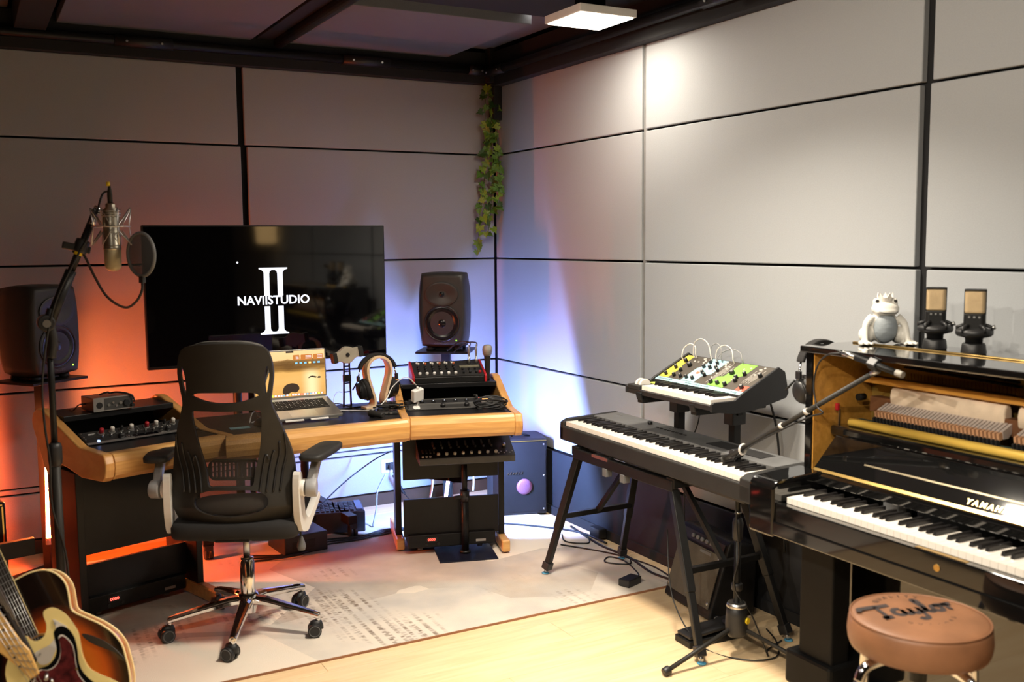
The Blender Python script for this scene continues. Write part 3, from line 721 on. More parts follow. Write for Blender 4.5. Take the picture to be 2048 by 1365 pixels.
# five legs with twin castors
leg0 = None
def star_leg(b):
    pr = []
    for x, w_, h, z in ((.03, .050, .036, .128), (.08, .046, .034, .126), (.20, .036, .028, .105), (.29, .030, .024, .088), (.312, .029, .023, .083)):
        pr.append([(x, y*w_/2, z+zz*h/2) for y, zz in ((-.8, -1), (.8, -1), (1, -.6), (1, .4), (.45, 1), (-.45, 1), (-1, .4), (-1, -.6))])
    b.loft(pr, smooth=False); b.cyl((.304, 0, .062), (.304, 0, .09), .010); return b
castrot = (35, -20, 10, 60, 100)
for k in range(5):
    a = 173+72*k+27
    T = rotm(a, 'Z')
    lg = star_leg(MB()).build('leg', M['chrome'], t, .004, 2, T)
    h = MB(); h.loft([[(math.cos(q)*r_-.008, math.sin(q)*r_*.7, z) for q in [2*math.pi*i/14 for i in range(14)]] for r_, z in ((.012, .066), (.022, .062), (.028, .045), (.029, .03))])
    Tc = tr(.304, 0, 0) @ rotm(castrot[k]-a, 'Z')
    co = h.build('caster', M['blackplastic'], t, 0, 2, T @ Tc)
    for s in (-1, 1):
        wh = MB(); wh.tube([(-.014, s*.008, .0275), (-.014, s*.028, .0275)], .0275, 20); wo = wh.build('wheel', M['blackplastic'], co, .003)
        MB().tube([(-.014+.021*math.cos(2*math.pi*i/20), s*.0285, .0275+.021*math.sin(2*math.pi*i/20)) for i in range(20)], .0018, 6, closed=True).build('wheel_ring', M['greyplastic'], co)
# arms
M['armgrey'] = mat('arm_grey_paint', (.30, .30, .305), .4); M['armwhite'] = mat('arm_pale_silver', (.72, .70, .66), .35, .1, var=.04)
for s in (-1, 1):
    TA = tr(s*.245, -.19, 0) @ rotm(-12 if s > 0 else 3, 'Z') @ tr(-s*.245, .19, 0)
    path = [(-.175, .688), (-.198, .68), (-.205, .60), (-.200, .52), (-.178, .462), (-.135, .445), (-.10, .455), (.005, .535), (.012, .556), (-.004, .562), (-.090, .50), (-.12, .498), (-.142, .52), (-.15, .56), (-.162, .66)]
    me = plate([sp2(path, 4)], .026, .008, 3)
    o = meshobj('arm_bracket', me, M['armwhite'], t, TA @ Matrix(((0, 0, 1, s*.245), (1, 0, 0, 0), (0, 1, 0, 0), (0, 0, 0, 1))))
    MB().cyl((s*.232, -.165, .625), (s*.272, -.165, .625), .034, n=20).build('arm_pivot', M['armwhite'], t, .004, 2, TA)
    MB().cyl((s*.272, -.165, .625), (s*.312, -.155, .625), .036, n=20).build('pivot_cap', M['armgrey'], t, .004, 2, TA)
    b = MB(); b.loft([[(s*(.290+dx), y+dy, z) for dx, dy in ((-.016, -.024), (.016, -.024), (.016, .024), (-.016, .024))] for y, z in ((-.155, .64), (-.125, .685), (-.08, .735))], smooth=False)
    b.build('arm_post', M['armgrey'], t, .006, 2, TA)
    pad = sp2([(-.042, -.13), (0, -.142), (.042, -.13), (.05, -.06), (.05, .06), (.040, .125), (0, .14), (-.040, .125), (-.05, .06), (-.05, -.06)], 3)
    b = MB(); b.loft([[(s*.292+x*k, y*k-.045, z+.05*(y+.13)*.35) for x, y in pad] for z, k in ((.728, .9), (.733, .99), (.745, 1.0), (.752, .95), (.755, .8), (.756, .1))])
    b.build('arm_pad', M['darkgrey'], t, 0, 2, TA)
# ================================================================ television on a rolling stand
t = thing('television', 'large black television showing a white studio logo behind the desk', 'television', (-1.550, -.50, 0), 0)
w_, h_, zc = 1.226, .695, 1.311
fr = MB(); fr.box2((-w_/2, .0, zc-h_/2), (w_/2, .035, zc+h_/2)); fr.build('case', M['blackplastic'], t, .004)
sn = MB().box2((-w_/2+.007, -.003, zc-h_/2+.016), (w_/2-.007, .0, zc+h_/2-.007)).build('screen', M['glass'], t)
MB().box2((-w_/2+.004, -.0035, zc-h_/2+.002), (w_/2-.004, 0, zc-h_/2+.013)).build('lower_bezel', M['blackmetal'], t)
def TT(x, z): return frame((x, -.0042, z), (1, 0, 0), (0, 0, 1))
lx, lz = .008, 1.277
text('lettering', 'NAVIISTUDIO', .0605, M['whiteglow'], sn, TT(lx, lz+.003), .0002, offset=.0014)
# the tall roman numeral, drawn as two serif columns cut by the name
def column(z0, z1, flip):
    a = []
    hw = .052; 
    pts = [(-.073, 0), (.073, 0), (.073, .007), (.058, .012), (.0495, .022), (.0485, .03), (.0485, abs(z1-z0)), (.0205, abs(z1-z0)), (.0205, .03), (.017, .018), (.008, .0125), (-.008, .0125), (-.017, .018), (-.0205, .03), (-.0205, abs(z1-z0)), (-.0485, abs(z1-z0)), (-.0485, .03), (-.0495, .022), (-.058, .012), (-.073, .007)]
    return [(x, y if not flip else -y) for x, y in pts]
meshobj('numeral_top', plate([column(0, .143, True)], .0004), M['whiteglow'], sn, TT(lx, lz+.169))
meshobj('numeral_base', plate([column(0, .143, False)], .0004), M['whiteglow'], sn, TT(lx, lz-.169))
meshobj('cursor', plate([[(0, .006), (.006, 0), (0, -.006), (-.006, 0)]], .0004), M['whiteglow'], sn, TT(-.17, 1.474))
b = MB()
for x in (-.24, .24): b.box2((x-.03, .035, .9), (x+.03, .07, 1.45))
b.build('mount_arms', M['blackmetal'], t)
b = MB()
for x in (-.17, .17): b.cyl((x, .09, .10), (x, .09, 1.40), .022)
b.build('column', M['blackmetal'], t)
for s in (-1, 1): 
    x = s*.375
    MB().bar((x, -.07, .10), (x*.9, .44, .10), .05, .05).build('stand_leg', M['blackmetal'], t, .003)
    for (px, py) in ((x, -.06), (x*.9, .42)):
        c_ = MB().box2((px-.02, py-.02, .055), (px+.02, py+.02, .08)).build('caster', M['blackplastic'], t)
        for q in (-.012, .012): MB().cyl((px+q-.008, py, .038), (px+q+.008, py, .038), .027, n=16).build('wheel', M['blackplastic'], c_)
MB().box2((-.36, .06, .085), (.36, .11, .12)).build('stand_crossbar', M['blackmetal'], t, .003)

# ================================================================ studio loudspeakers on stands
def spk_ring(w_, h_, y, bulge=.055, n=10):
    """rounded barrel outline"""
    o = []
    for i in range(n+1): a = -1+2*i/n; o.append((w_/2*(1-.13*abs(a)**2.6), y, a*h_/2*(1-.0)))
    top = [(w_/2*.87*(1-2*j/6), y, h_/2*(1+.03*(1-(1-2*j/6)**2))) for j in range(1, 6)]
    left = [(-x, y_, -z) for x, y_, z in o]
    bot = [(-x, y_, -z) for x, y_, z in top]
    return o+top+left+bot
def loudspeaker(label, loc, rz):
    t = thing('loudspeaker', label, 'speaker', loc, rz)
    w0, h0 = .275, .405
    b = MB(); b.loft([[(x*k, y, z*k2) for x, _, z in spk_ring(w0, h0, 0)] for y, k, k2 in ((-.118, .80, .86), (-.117, .86, .90), (-.112, .91, .94), (-.095, .965, .975), (-.06, 1.0, 1.0), (.03, 1.0, 1.0), (.10, .93, .95), (.135, .80, .84), (.140, .6, .65))])
    b.build('cabinet', mat('speaker_dark_paint', (.030, .029, .029), .5, bump=.06, bscale=600) if 'spk' not in M else M['spk'], t)
    # waveguide dish with tweeter
    b = MB(); b.lathe([(.0155, .0), (.024, .004), (.045, .013), (.068, .021), (.082, .0245), (.083, .022), (.05, .0), (.0155, -.004)], 32, caps=False)
    T = frame((0, -.1165, .088), (1, 0, 0), (0, 0, 1)) @ Matrix.Diagonal((1.12, .80, .35, 1))
    b.build('waveguide', M['spkd'], t, T=T)
    MB().sphere((0, -.117, .088), (.0145, .010, .0145), 16, 10).build('tweeter', M['blackmetal'], t)
    T = frame((0, -.1165, -.072), (1, 0, 0), (0, 0, 1))
    MB().lathe([(.092, -.002), (.100, .002), (.100, .006), (.094, .007), (.092, .004)], 36, caps=False).build('woofer_ring', M['blackplastic'], t, T=T)
    b = MB(); b.lathe([(.093, .0035), (.085, .006), (.074, .0035), (.03, -.006), (.028, -.006)], 36, caps=False); b.sphere((0, 0, -.008), (.029, .029, .015), 20, 10)
    b.build('woofer', M['cone'], t, T=T)
    MB().cyl((.078, -.116, -.166), (.078, -.1195, -.166), .004, n=10).build('power_light', M['greenled'], t)
    text('lettering', 'GENELEC', .015, M['spkl'], t, frame((-.005, -.1195, -.181), (1, 0, 0), (0, 0, 1)), sx=1.25)
    b = MB()
    for x in (-.075, .075):
        for y in (-.055, .07): b.lathe([(.026, -.226), (.026, -.212), (.02, -.20)], 16, tr(x, y, 0))
    b.box2((-.085, -.06, -.222), (.085, .075, -.214)); b.build('rubber_feet', M['blackplastic'], t)
    return t
M['spk'] = mat('speaker_dark_paint', (.030, .029, .029), .48, bump=.06, bscale=600); M['spkd'] = mat('speaker_waveguide', (.034, .032, .031), .38)
M['cone'] = mat('woofer_cone', (.008, .008, .010), .22, coat=.3); M['spkl'] = mat('speaker_lettering', (.12, .115, .11), .5)
def spk_stand(label, loc, rz, ztop):
    t = thing('speaker_stand', label, 'stand', loc, rz)
    MB().box2((-.15, -.13, ztop-.012), (.15, .13, ztop)).build('top_plate', M['blackmetal'], t, .002)
    MB().box2((-.025, -.025, .02), (.025, .025, ztop-.012)).build('column', M['blackmetal'], t, .003)
    MB().box2((-.16, -.16, .0), (.16, .16, .02)).build('base_plate', M['blackmetal'], t, .003)
    return t
zt = .968
loudspeaker('dark studio loudspeaker on the stand in the blue lit corner', (-.565, -.460, zt+.227), -35)
spk_stand('black speaker stand behind the right desk wing', (-.565, -.46, .0), -35, zt)
loudspeaker('dark studio loudspeaker at the far left in front of the orange wall', (-2.625, -.46, .955+.227), 36)
spk_stand('black speaker stand behind the left desk wing', (-2.625, -.455, .0), 36, .955)
# ================================================================ things on the desk
ZD = .773
# laptop
t = thing('laptop', 'open silver laptop showing a golden beach wallpaper on the desk', 'laptop', (-1.605, -1.205, ZD+.006), 0, None, (R(13), 0, 0))
lw, ld = .345, .235
b = MB(); b.prism(rrect(-lw/2, 0, lw/2, ld, .012), .003, .015); b.build('base', M['alu'], t, .002)
kb = MB().box2((-.142, .095, .0148), (.142, .210, .0154)).build('keyboard_well', M['blackplastic'], t)
b = MB()
for r_ in range(6):
    n_ = 14 if r_ else 13
    for i in range(n_):
        if r_ == 0 and 4 < i < 9: 
            if i != 5: continue
            b.box2((-.142+.0205*4.2, .0985, .0154), (-.142+.0205*8.8, .1125, .0168)); continue
        x = -.142+.0203*i+.001; b.box2((x, .0985+.0185*r_, .0154), (x+.0172, .0985+.0185*r_+(.0155 if r_ < 5 else .0125), .0168))
o = b.build('keys', M['blackmatte'], kb); o['kind'] = 'stuff'
b = MB()
for r_ in range(6):
    for i in range(13):
        if r_ == 0: continue
        x = -.142+.0203*i+.0075; b.box2((x, .1045+.0185*r_, .0168), (x+.004, .1075+.0185*r_, .0169))
o = b.build('key_letters', M['whiteprint'], kb); o['kind'] = 'stuff'
MB().box2((-.062, .012, .0149), (.062, .090, .0153)).build('trackpad', M['silver'], t, .0003)
MB().box2((-.10, -.018, .004), (-.015, -.004, .010)).box2((.015, -.018, .004), (.10, -.004, .010)).build('stand_clips', M['white'], t, .002)
TL = frame((0, ld, .014), (1, 0, 0), (0, .27, .963))
b = MB()
for x in (-.13, .13): b.box2((x-.02, .0, -.004), (x+.02, .20, .002)); b.add([(x+a*.015, y, z) for a in (-1, 1) for y, z in ((.19, 0), (.215, 0), (.20, -.054), (.18, -.048))], [(0, 1, 2, 3), (7, 6, 5, 4), (0, 4, 5, 1), (1, 5, 6, 2), (2, 6, 7, 3), (3, 7, 4, 0)])
b.build('riser', M['alu'], t, .001)
b = MB(); b.prism(rrect(-lw/2, 0, lw/2, .228, .01), -.005, 0, TL); b.build('lid', M['alu'], t, .001)
def beach():
    mt, nt, b_ = nmat('beach_wallpaper')
    tc = N(nt, 'ShaderNodeTexCoord'); sp = N(nt, 'ShaderNodeSeparateXYZ'); nt.links.new(tc.outputs['Generated'], sp.inputs[0])
    nz = N(nt, 'ShaderNodeTexNoise'); nz.inputs['Scale'].default_value = 3; nz.inputs['Detail'].default_value = 5
    mp = N(nt, 'ShaderNodeMapping'); mp.inputs['Scale'].default_value = (1, 1, 3.5); nt.links.new(tc.outputs['Generated'], mp.inputs['Vector']); nt.links.new(mp.outputs['Vector'], nz.inputs['Vector'])
    ad = N(nt, 'ShaderNodeMath', operation='MULTIPLY_ADD'); ad.inputs[1].default_value = .28; ad.inputs[2].default_value = -.14
    nt.links.new(nz.outputs['Fac'], ad.inputs[0])
    a2 = N(nt, 'ShaderNodeMath', operation='ADD'); nt.links.new(ad.outputs[0], a2.inputs[0]); nt.links.new(sp.outputs[2], a2.inputs[1])
    rp = N(nt, 'ShaderNodeValToRGB'); e = rp.color_ramp.elements
    e[0].position, e[0].color = 0, (.72, .38, .10, 1); e[1].position, e[1].color = 1, (1, .64, .30, 1)
    for p, c in ((.35, (.85, .47, .14)), (.52, (.80, .44, .12)), (.60, (.34, .17, .04)), (.70, (.16, .075, .02)), (.79, (.30, .16, .05)), (.815, (.98, .60, .26))):
        q = e.new(p); q.color = c4(c)
    nt.links.new(a2.outputs[0], rp.inputs['Fac'])
    # warm reflection of the low sun on the wet sand
    mx = N(nt, 'ShaderNodeMapRange'); mx.inputs['From Min'].default_value = .17; mx.inputs['From Max'].default_value = 0; mx.interpolation_type = 'SMOOTHSTEP'
    sb = N(nt, 'ShaderNodeMath', operation='SUBTRACT'); sb.inputs[1].default_value = .80; nt.links.new(sp.outputs[0], sb.inputs[0])
    ab_ = N(nt, 'ShaderNodeMath', operation='ABSOLUTE'); nt.links.new(sb.outputs[0], ab_.inputs[0]); nt.links.new(ab_.outputs[0], mx.inputs['Value'])
    m2 = N(nt, 'ShaderNodeMapRange'); m2.inputs['From Min'].default_value = .62; m2.inputs['From Max'].default_value = .45; nt.links.new(sp.outputs[2], m2.inputs['Value'])
    ml = N(nt, 'ShaderNodeMath', operation='MULTIPLY'); nt.links.new(mx.outputs[0], ml.inputs[0]); nt.links.new(m2.outputs[0], ml.inputs[1])
    mm = N(nt, 'ShaderNodeMix', data_type='RGBA'); mm.inputs[7].default_value = (1, .80, .42, 1); nt.links.new(ml.outputs[0], mm.inputs[0]); nt.links.new(rp.outputs['Color'], mm.inputs[6])
    b_.inputs['Base Color'].default_value = (.01, .01, .01, 1); b_.inputs['Roughness'].default_value = .15
    nt.links.new(mm.outputs[2], b_.inputs['Emission Color']); b_.inputs['Emission Strength'].default_value = .95
    return mt
sc_ = MB().box2((-lw/2+.006, .010, 0), (lw/2-.006, .222, .0008), TL).build('screen', beach(), t)
MB().box2((-.018, .214, .0008), (.018, .222, .0012), TL).build('notch', M['blackplastic'], sc_)
M['orangewidget'] = glow('orange_widget', (.62, .20, .03), .9); M['bluefolder'] = glow('blue_folder', (.25, .65, .95), .95)
for x0, x1 in ((.015, .046), (.052, .106), (.111, .160)):
    q = MB().prism(rrect(x0, .178, x1, .203, .004), .0008, .0012, TL).build('widget', M['orangewidget'], sc_)
    b = MB()
    for k in range(3): b.box2((x0+(x1-x0)*.42, .184+.006*k, .0012), (x1-.004, .1855+.006*k, .0014), TL)
    b.build('widget_lines', M['whiteglow'], q)
for i in range(6): MB().box2((.024+.0215*i, .160, .0008), (.036+.0215*i, .168, .0012), TL).build('folder_icon', M['bluefolder'] if i != 3 else M['amberled'], sc_)
M['rock'] = glow('rock_print', (.035, .015, .006), .9)
for pts in (sp2([(-.02, .02), (.0, .03), (.025, .028), (.04, .045), (.03, .065), (.0, .072), (-.03, .06), (-.04, .03)], 3), sp2([(.085, .09), (.10, .094), (.12, .09), (.125, .095), (.105, .101), (.09, .098)], 3), sp2([(.128, .090), (.14, .088), (.146, .093), (.135, .097)], 3)):
    MB().prism(pts, .0008, .0011, TL).build('rock', M['rock'], sc_)
cols = ['bluefolder', 'whiteglow', 'amberled', 'whiteglow', 'greenled', 'bluefolder', 'redled', 'whiteglow']
dk = MB().box2((-.15, .0125, .0008), (.155, .022, .0010), TL).build('dock', M['orangewidget'], sc_)
for i in range(22): MB().box2((-.148+.0138*i, .0135, .001), (-.148+.0138*i+.0095, .021, .0013), TL).build('dock_icon', M[cols[(i*5) % 8]] if i % 3 else M['whiteglow'], sc_)
# headphones on an omega shaped stand
hx, hy = -1.200, -1.04
t = thing('headphone_stand', 'pale bent wood omega headphone stand on the desk', 'stand', (hx, hy, ZD), 2)
om = [(-.075, .008), (-.045, .010), (-.028, .022), (-.026, .05), (-.040, .10), (-.056, .155), (-.060, .195), (-.048, .228), (-.022, .247), (0, .251), (.022, .247), (.048, .228), (.060, .195), (.056, .155), (.040, .10), (.026, .05), (.028, .022), (.045, .010), (.075, .008)]
P = [(p.x, p.y) for p in spline([(x, z, 0) for x, z in om], 4)]
b = MB(); rings = []
for i, (x, z) in enumerate(P):
    a = P[max(0, i-1)]; c = P[min(len(P)-1, i+1)]; tx, tz = c[0]-a[0], c[1]-a[1]; l = math.hypot(tx, tz); nx, nz = -tz/l, tx/l; h = .0065
    rings.append([(x+nx*h, -.034, z+nz*h), (x+nx*h, .034, z+nz*h), (x-nx*h, .034, z-nz*h), (x-nx*h, -.034, z-nz*h)])
b.loft(rings, smooth=False); b.build('bent_band', M['palewood'], t, .002)
def headphones(label, T):
    t = thing('headphones', label, 'headphones'); t.matrix_world = T
    arc = [(.092*math.sin(R(a)), 0, .082*math.cos(R(a))) for a in range(-80, 81, 8)]
    rg = []
    for i, (x, _, z) in enumerate(arc):
        a = R(-80+8*i); nx, nz = math.sin(a), math.cos(a); h = .007
        rg.append([(x+nx*h, -.017, z+nz*h), (x+nx*h, .017, z+nz*h), (x-nx*h, .017, z-nz*h), (x-nx*h, -.017, z-nz*h)])
    MB().loft(rg, smooth=False).build('headband', M['blackfabric'], t, .005, 3)
    for s in (-1, 1):
        MB().tube([(s*.089, 0, .014), (s*.097, 0, -.02), (s*.099, 0, -.045)], .004, 8).build('slider_arm', M['chrome'], t)
        MB().box((s*.099, 0, -.03), (.012, .022, .028)).build('arm_cap', M['blackplastic'], t, .003)
        T2 = frame((s*.080, 0, -.088), (0, 1, 0), (s*.22, 0, .97))
        b = MB(); b.lathe([(.036, -.024), (.043, -.018), (.043, -.002), (.038, .0), (.036, .012), (.030, .020), (.014, .024), (.0001, .024)], 28, T2 @ Matrix.Diagonal((.92, 1.12, s, 1)))
        co = b.build('ear_cup', M['blackplastic'], t)
        MB().tube([T2 @ Vector((.040*.92*math.cos(q), .040*1.12*math.sin(q), -s*.018)) for q in [2*math.pi*i/24 for i in range(24)]], .011, 8, closed=True).build('ear_pad', M['blackfabric'], t)
        MB().tube([(s*.099, .018, -.050), (s*.108, .050, -.088)], .004, 6).build('yoke', M['blackmetal'], t); MB().tube([(s*.099, -.018, -.050), (s*.108, -.050, -.088)], .004, 6).build('yoke', M['blackmetal'], t)
    return t
headphones('black headphones hung on the pale omega stand', Matrix.Translation((hx, hy, ZD+.180)) @ rotm(2, 'Z'))
# webcam style light bar on a laddered tripod arm
t = thing('camera_clamp', 'beige clamp holder with round lens on a black laddered stand beside the laptop', 'holder', (-1.315, -.93, ZD), 8)
b = MB()
for s in (-1, 1): b.bar((s*.020, 0, .0), (s*.0135, 0, .225), .006, .008)
for z in (.075, .118, .150, .175, .20): b.bar((-.018, 0, z), (.018, 0, z), .006, .006)
b.box2((-.019, -.008, .125), (.019, .008, .158)); b.build('ladder_arm', M['blackmetal'], t, .001)
MB().box2((-.09, -.05, .0), (.06, .05, .006)).build('foot_plate', M['blackmetal'], t, .002)
bodyp = sp2([(-.075, -.022), (-.04, -.024), (-.022, -.036), (0, -.042), (.022, -.036), (.04, -.024), (.075, -.022), (.078, 0), (.075, .022), (.04, .024), (.022, .034), (0, .040), (-.022, .034), (-.04, .024), (-.075, .022), (-.078, 0)], 3)
TC = frame((-.005, -.012, .258), (.985, 0, .17), (-.17, 0, .985))
o = meshobj('clamp_body', plate([bodyp], .022, .004, 2), mat('beige_clamp', (.42, .38, .30), .5), t, TC)
MB().cyl((0, 0, .010), (0, 0, .0145), .010, n=20).build('lens', M['blackplastic'], t, T=TC)
for s in (-1, 1): MB().box2((s*.070-.010, -.026, -.018), (s*.070+.014, .026, .018)).build('jaw', M['darkgrey'], t, .004, T=TC)
# small things near the wing
o = MB().lathe([(.009, -.045), (.013, -.04), (.014, .02), (.016, .03), (.016, .045), (.012, .05)], 16).build('razor_handle', M['darkgrey'])
o.name = 'torch'; o.matrix_world = frame((-1.300, -1.28, ZD+.016), (0, 0, 1), (.9, .3, 0)); tag(o, 'short dark grey torch lying on the desk edge left of the wing', 'torch')
t = thing('adapter_dongle', 'flat black multi port adapter lying on the desk beside the wing', 'adapter', (-1.235, -1.22, ZD), -22)
MB().box2((-.06, -.014, 0), (.06, .014, .014)).build('body', M['blackplastic'], t, .004)
for i in range(4): MB().box2((-.045+i*.022, -.0145, .004), (-.032+i*.022, -.0135, .010)).build('port', M['silver'], t)
t = thing('cable_pile', 'tangle of thin black cables heaped under the headphone stand', 'cables', (-1.19, -1.14, ZD))
rnd = random.Random(4)
for k in range(5):
    pts = [(rnd.uniform(-.075, .075), rnd.uniform(-.06, .05), .006+.006*k+rnd.uniform(0, .012)) for _ in range(7)]
    MB().tube(spline(pts, 5), .0028, 6).build('loop', M['cable'], t)
MB().box2((-.055, -.03, .0), (-.005, .0, .018)).build('plug', M['blackplastic'], t, .003)
cable('power_cable', [wingpt(RW, .06, .25, .885), (-1.10, -1.15, .93), (-1.16, -1.13, .885), (-1.21, -1.17, .835), (-1.27, -1.16, .79), (-1.33, -1.08, .779), (-1.40, -1.02, .779)], .0028, 'white charging cable looping from the white charger to the laptop', M['whitecable'])
cable('headphone_cable', [(-1.11, -1.03, .85), (-1.13, -1.07, .80), (-1.16, -1.15, .785), (-1.11, -1.20, .79), (-1.10, -1.11, .81), (-1.15, -1.08, .80)], .0025, 'thin black headphone lead curling down from the right ear cup')
cable('laptop_lead', [(-1.43, -.98, .78), (-1.39, -.96, .80), (-1.34, -.98, .79), (-1.30, -1.06, .776), (-1.24, -1.10, .778)], .003, 'short black lead running behind the laptop to the cables')
cable('thin_wire', [(-1.40, -.97, .78), (-1.385, -.94, .83), (-1.36, -.92, .85), (-1.34, -.92, .845)], .0014, 'thin pale wire arching up behind the laptop corner', M['whitecable'])
o = MB().box((-1.905, -1.215, ZD+.002), (.085, .028, .004)).build('sticky_note', mat('blue_card', (.22, .42, .48), .6)); tag(o, 'small pale blue card lying on the desk seen through the chair mesh', 'card')
cable('short_lead', [(-1.84, -1.13, .779), (-1.80, -1.02, .80), (-1.77, -.98, .795), (-1.79, -1.08, .778), (-1.83, -1.13, .778)], .003, 'white cable loop on the desk behind the chair mesh', M['whitecable'])
t = thing('computer_mouse', 'dark computer mouse on the desk left of the laptop', 'mouse', (-1.80, -1.19, ZD), 10)
MB().sphere((0, 0, .0), (.032, .055, .032), 18, 10).build('shell', M['blackplastic'], t); MB().box2((-.003, .02, .026), (.003, .04, .034)).build('wheel', M['greyplastic'], t)
# white charger on the rack
T = Matrix.Translation(RW.location) @ Matrix.Rotation(RW.rotation_euler.z, 4, 'Z')
t = thing('charger', 'white square power adapter standing on the gunmetal rack unit', 'charger'); t.matrix_world = T @ frame((.062, .228, .812), (1, 0, 0), (0, .95, .3)) @ rotm(32, 'Z')
MB().box2((-.030, -.014, .0), (.030, .014, .062)).build('body', M['white'], t, .006, 3); MB().cyl((.0, 0, .062), (.0, 0, .074), .005).build('plug', M['white'], t); MB().box2((-.006, -.008, -.016), (.006, .008, 0)).build('pins', M['offwhite'], t)
# mixer with red sides on the top shelf of the right wing
t = thing('mixer', 'small black mixer with red end cheeks and white knobs on right wing shelf', 'mixer'); t.matrix_world = T @ tr(.245, .405, .868)
TM = frame((-.175, .0, .030), (1, 0, 0), (0, .965, .262))
MB().box2((-.175, .0, .0), (.175, .185, .030)).build('body', M['blackmetal'], t, .003)
MB().box2((0, 0, 0), (.35, .196, .005), TM).build('top_panel', M['darkgrey'], t)
for x in (-.187, .175):
    b = MB(); b.prism([(-.012, 0), (-.014, .034), (0, .042), (.19, .092), (.20, .085), (.20, 0)], 0, .012, Matrix(((0, 0, 1, x), (1, 0, 0, 0), (0, 1, 0, 0), (0, 0, 0, 1)))); b.build('side_cheek', M['red'], t, .004)
for i in range(6):
    x = .028+i*.036
    for j, (y, r, h, m_) in enumerate(((.022, .0085, .014, 'white'), (.062, .006, .012, 'blackplastic'), (.090, .006, .012, 'blackplastic'), (.118, .006, .012, 'blackplastic'), (.152, .006, .012, 'amberknob' if i % 2 else 'offwhite'))):
        if m_ == 'amberknob' and m_ not in M: M[m_] = mat('orange_knob', (.6, .16, .06), .4)
        b = MB(); knob(b, x+(.006 if j == 4 else 0), y, r, h, .005, n=10); b.build('knob', M[m_], t, T=TM)
    MB().box2((x-.005, .165, .005), (x+.005, .178, .008), TM).build('switch', M['offwhite'], t)
    MB().lathe([(.007, .005), (.007, .009), (.004, .009)], 10, TM @ tr(x, .187, 0), caps=False).build('jack', M['silver'], t)
for i in range(6): b = MB(); knob(b, .25+(i % 3)*.032, .03+(i//3)*.045, .006, .012, .005, n=10); b.build('knob', M['blackplastic'], t, T=TM)
MB().box2((.24, .10, .005), (.34, .125, .009), TM).build('label_strip', mat('olive_strip', (.16, .15, .10), .5), t)
b = MB(); knob(b, .332, .028, .008, .012, .005); b.build('knob', M['red'], t, T=TM)
for i, (x, y) in enumerate(((.295, .150), (.333, .150))):
    q = T @ tr(.245, .405, .868) @ TM @ Vector((x, y, .006))
    o = MB().lathe([(.0075, 0), (.0075, .028), (.0055, .030), (.0055, .052), (.0065, .054), (.0065, .075), (.003, .085), (.003, .10)], 12).build('audio_plug', M['silver']); o.location = q
    tag(o, ('silver jack plug standing in the mixer, left of two' if i == 0 else 'silver jack plug standing in the mixer, right of two beside the microphone'), 'plug', 'jack plugs in the mixer')
p0 = T @ tr(.245, .405, .868) @ TM @ Vector((.295, .150, .10)); p1 = T @ tr(.245, .405, .868) @ TM @ Vector((.333, .150, .10))
cable('plug_lead', [p0, p0+Vector((0, .0, .022)), p0+Vector((-.03, .06, .02)), p0+Vector((-.06, .14, -.03))], .0035, 'black lead bending from the left jack plug behind the mixer')
cable('plug_lead', [p1, p1+Vector((-.004, .005, .02)), p1+Vector((-.03, .07, .012)), p1+Vector((-.06, .15, -.04))], .0035, 'black lead bending from the right jack plug behind the mixer')
# handheld microphone standing on its end
t = thing('handheld_microphone', 'handheld vocal microphone with silver ball grille standing beside the mixer', 'microphone'); t.matrix_world = T @ tr(.445, .455, .868)
MB().lathe([(.011, 0), (.012, .01), (.0165, .12), (.018, .125)], 20).build('handle', M['charcoal'], t)
M['grille'] = mat('steel_grille', (.36, .34, .30), .45, .7, bump=.8, bscale=900)
MB().lathe([(.018, .125), (.023, .133), (.0255, .148), (.0262, .152), (.0262, .157), (.0255, .160), (.023, .172), (.014, .180), (.0001, .182)], 24).build('grille', M['grille'], t)
# coil of black cable on the right of the wing
t = thing('cable_coil', 'coiled black cable lying on the front ledge at the right rack end', 'cables'); t.matrix_world = T @ tr(.40, .125, .775)
for k in range(6):
    MB().tube([((.07+.006*(k % 3))*math.cos(q), (.035+.004*k)*math.sin(q), .010+.007*k+.010*math.sin(2*q+k)) for q in [2*math.pi*i/22 for i in range(22)]], .0036, 6, closed=True).build('loop', M['cable'], t)
o = MB().tube(spline([T @ Vector(p) for p in ((.345, .262, .822), (.352, .245, .825), (.356, .22, .81), (.362, .19, .80), (.37, .16, .79))], 5), .004, 8).build('usb_lead', M['cable']); tag(o, 'black lead with steel plug hanging over the gunmetal rack unit', 'cable')
MB().bar(T @ Vector((.343, .268, .823)), T @ Vector((.352, .235, .824)), .010, .008).build('plug', M['silver'], o)
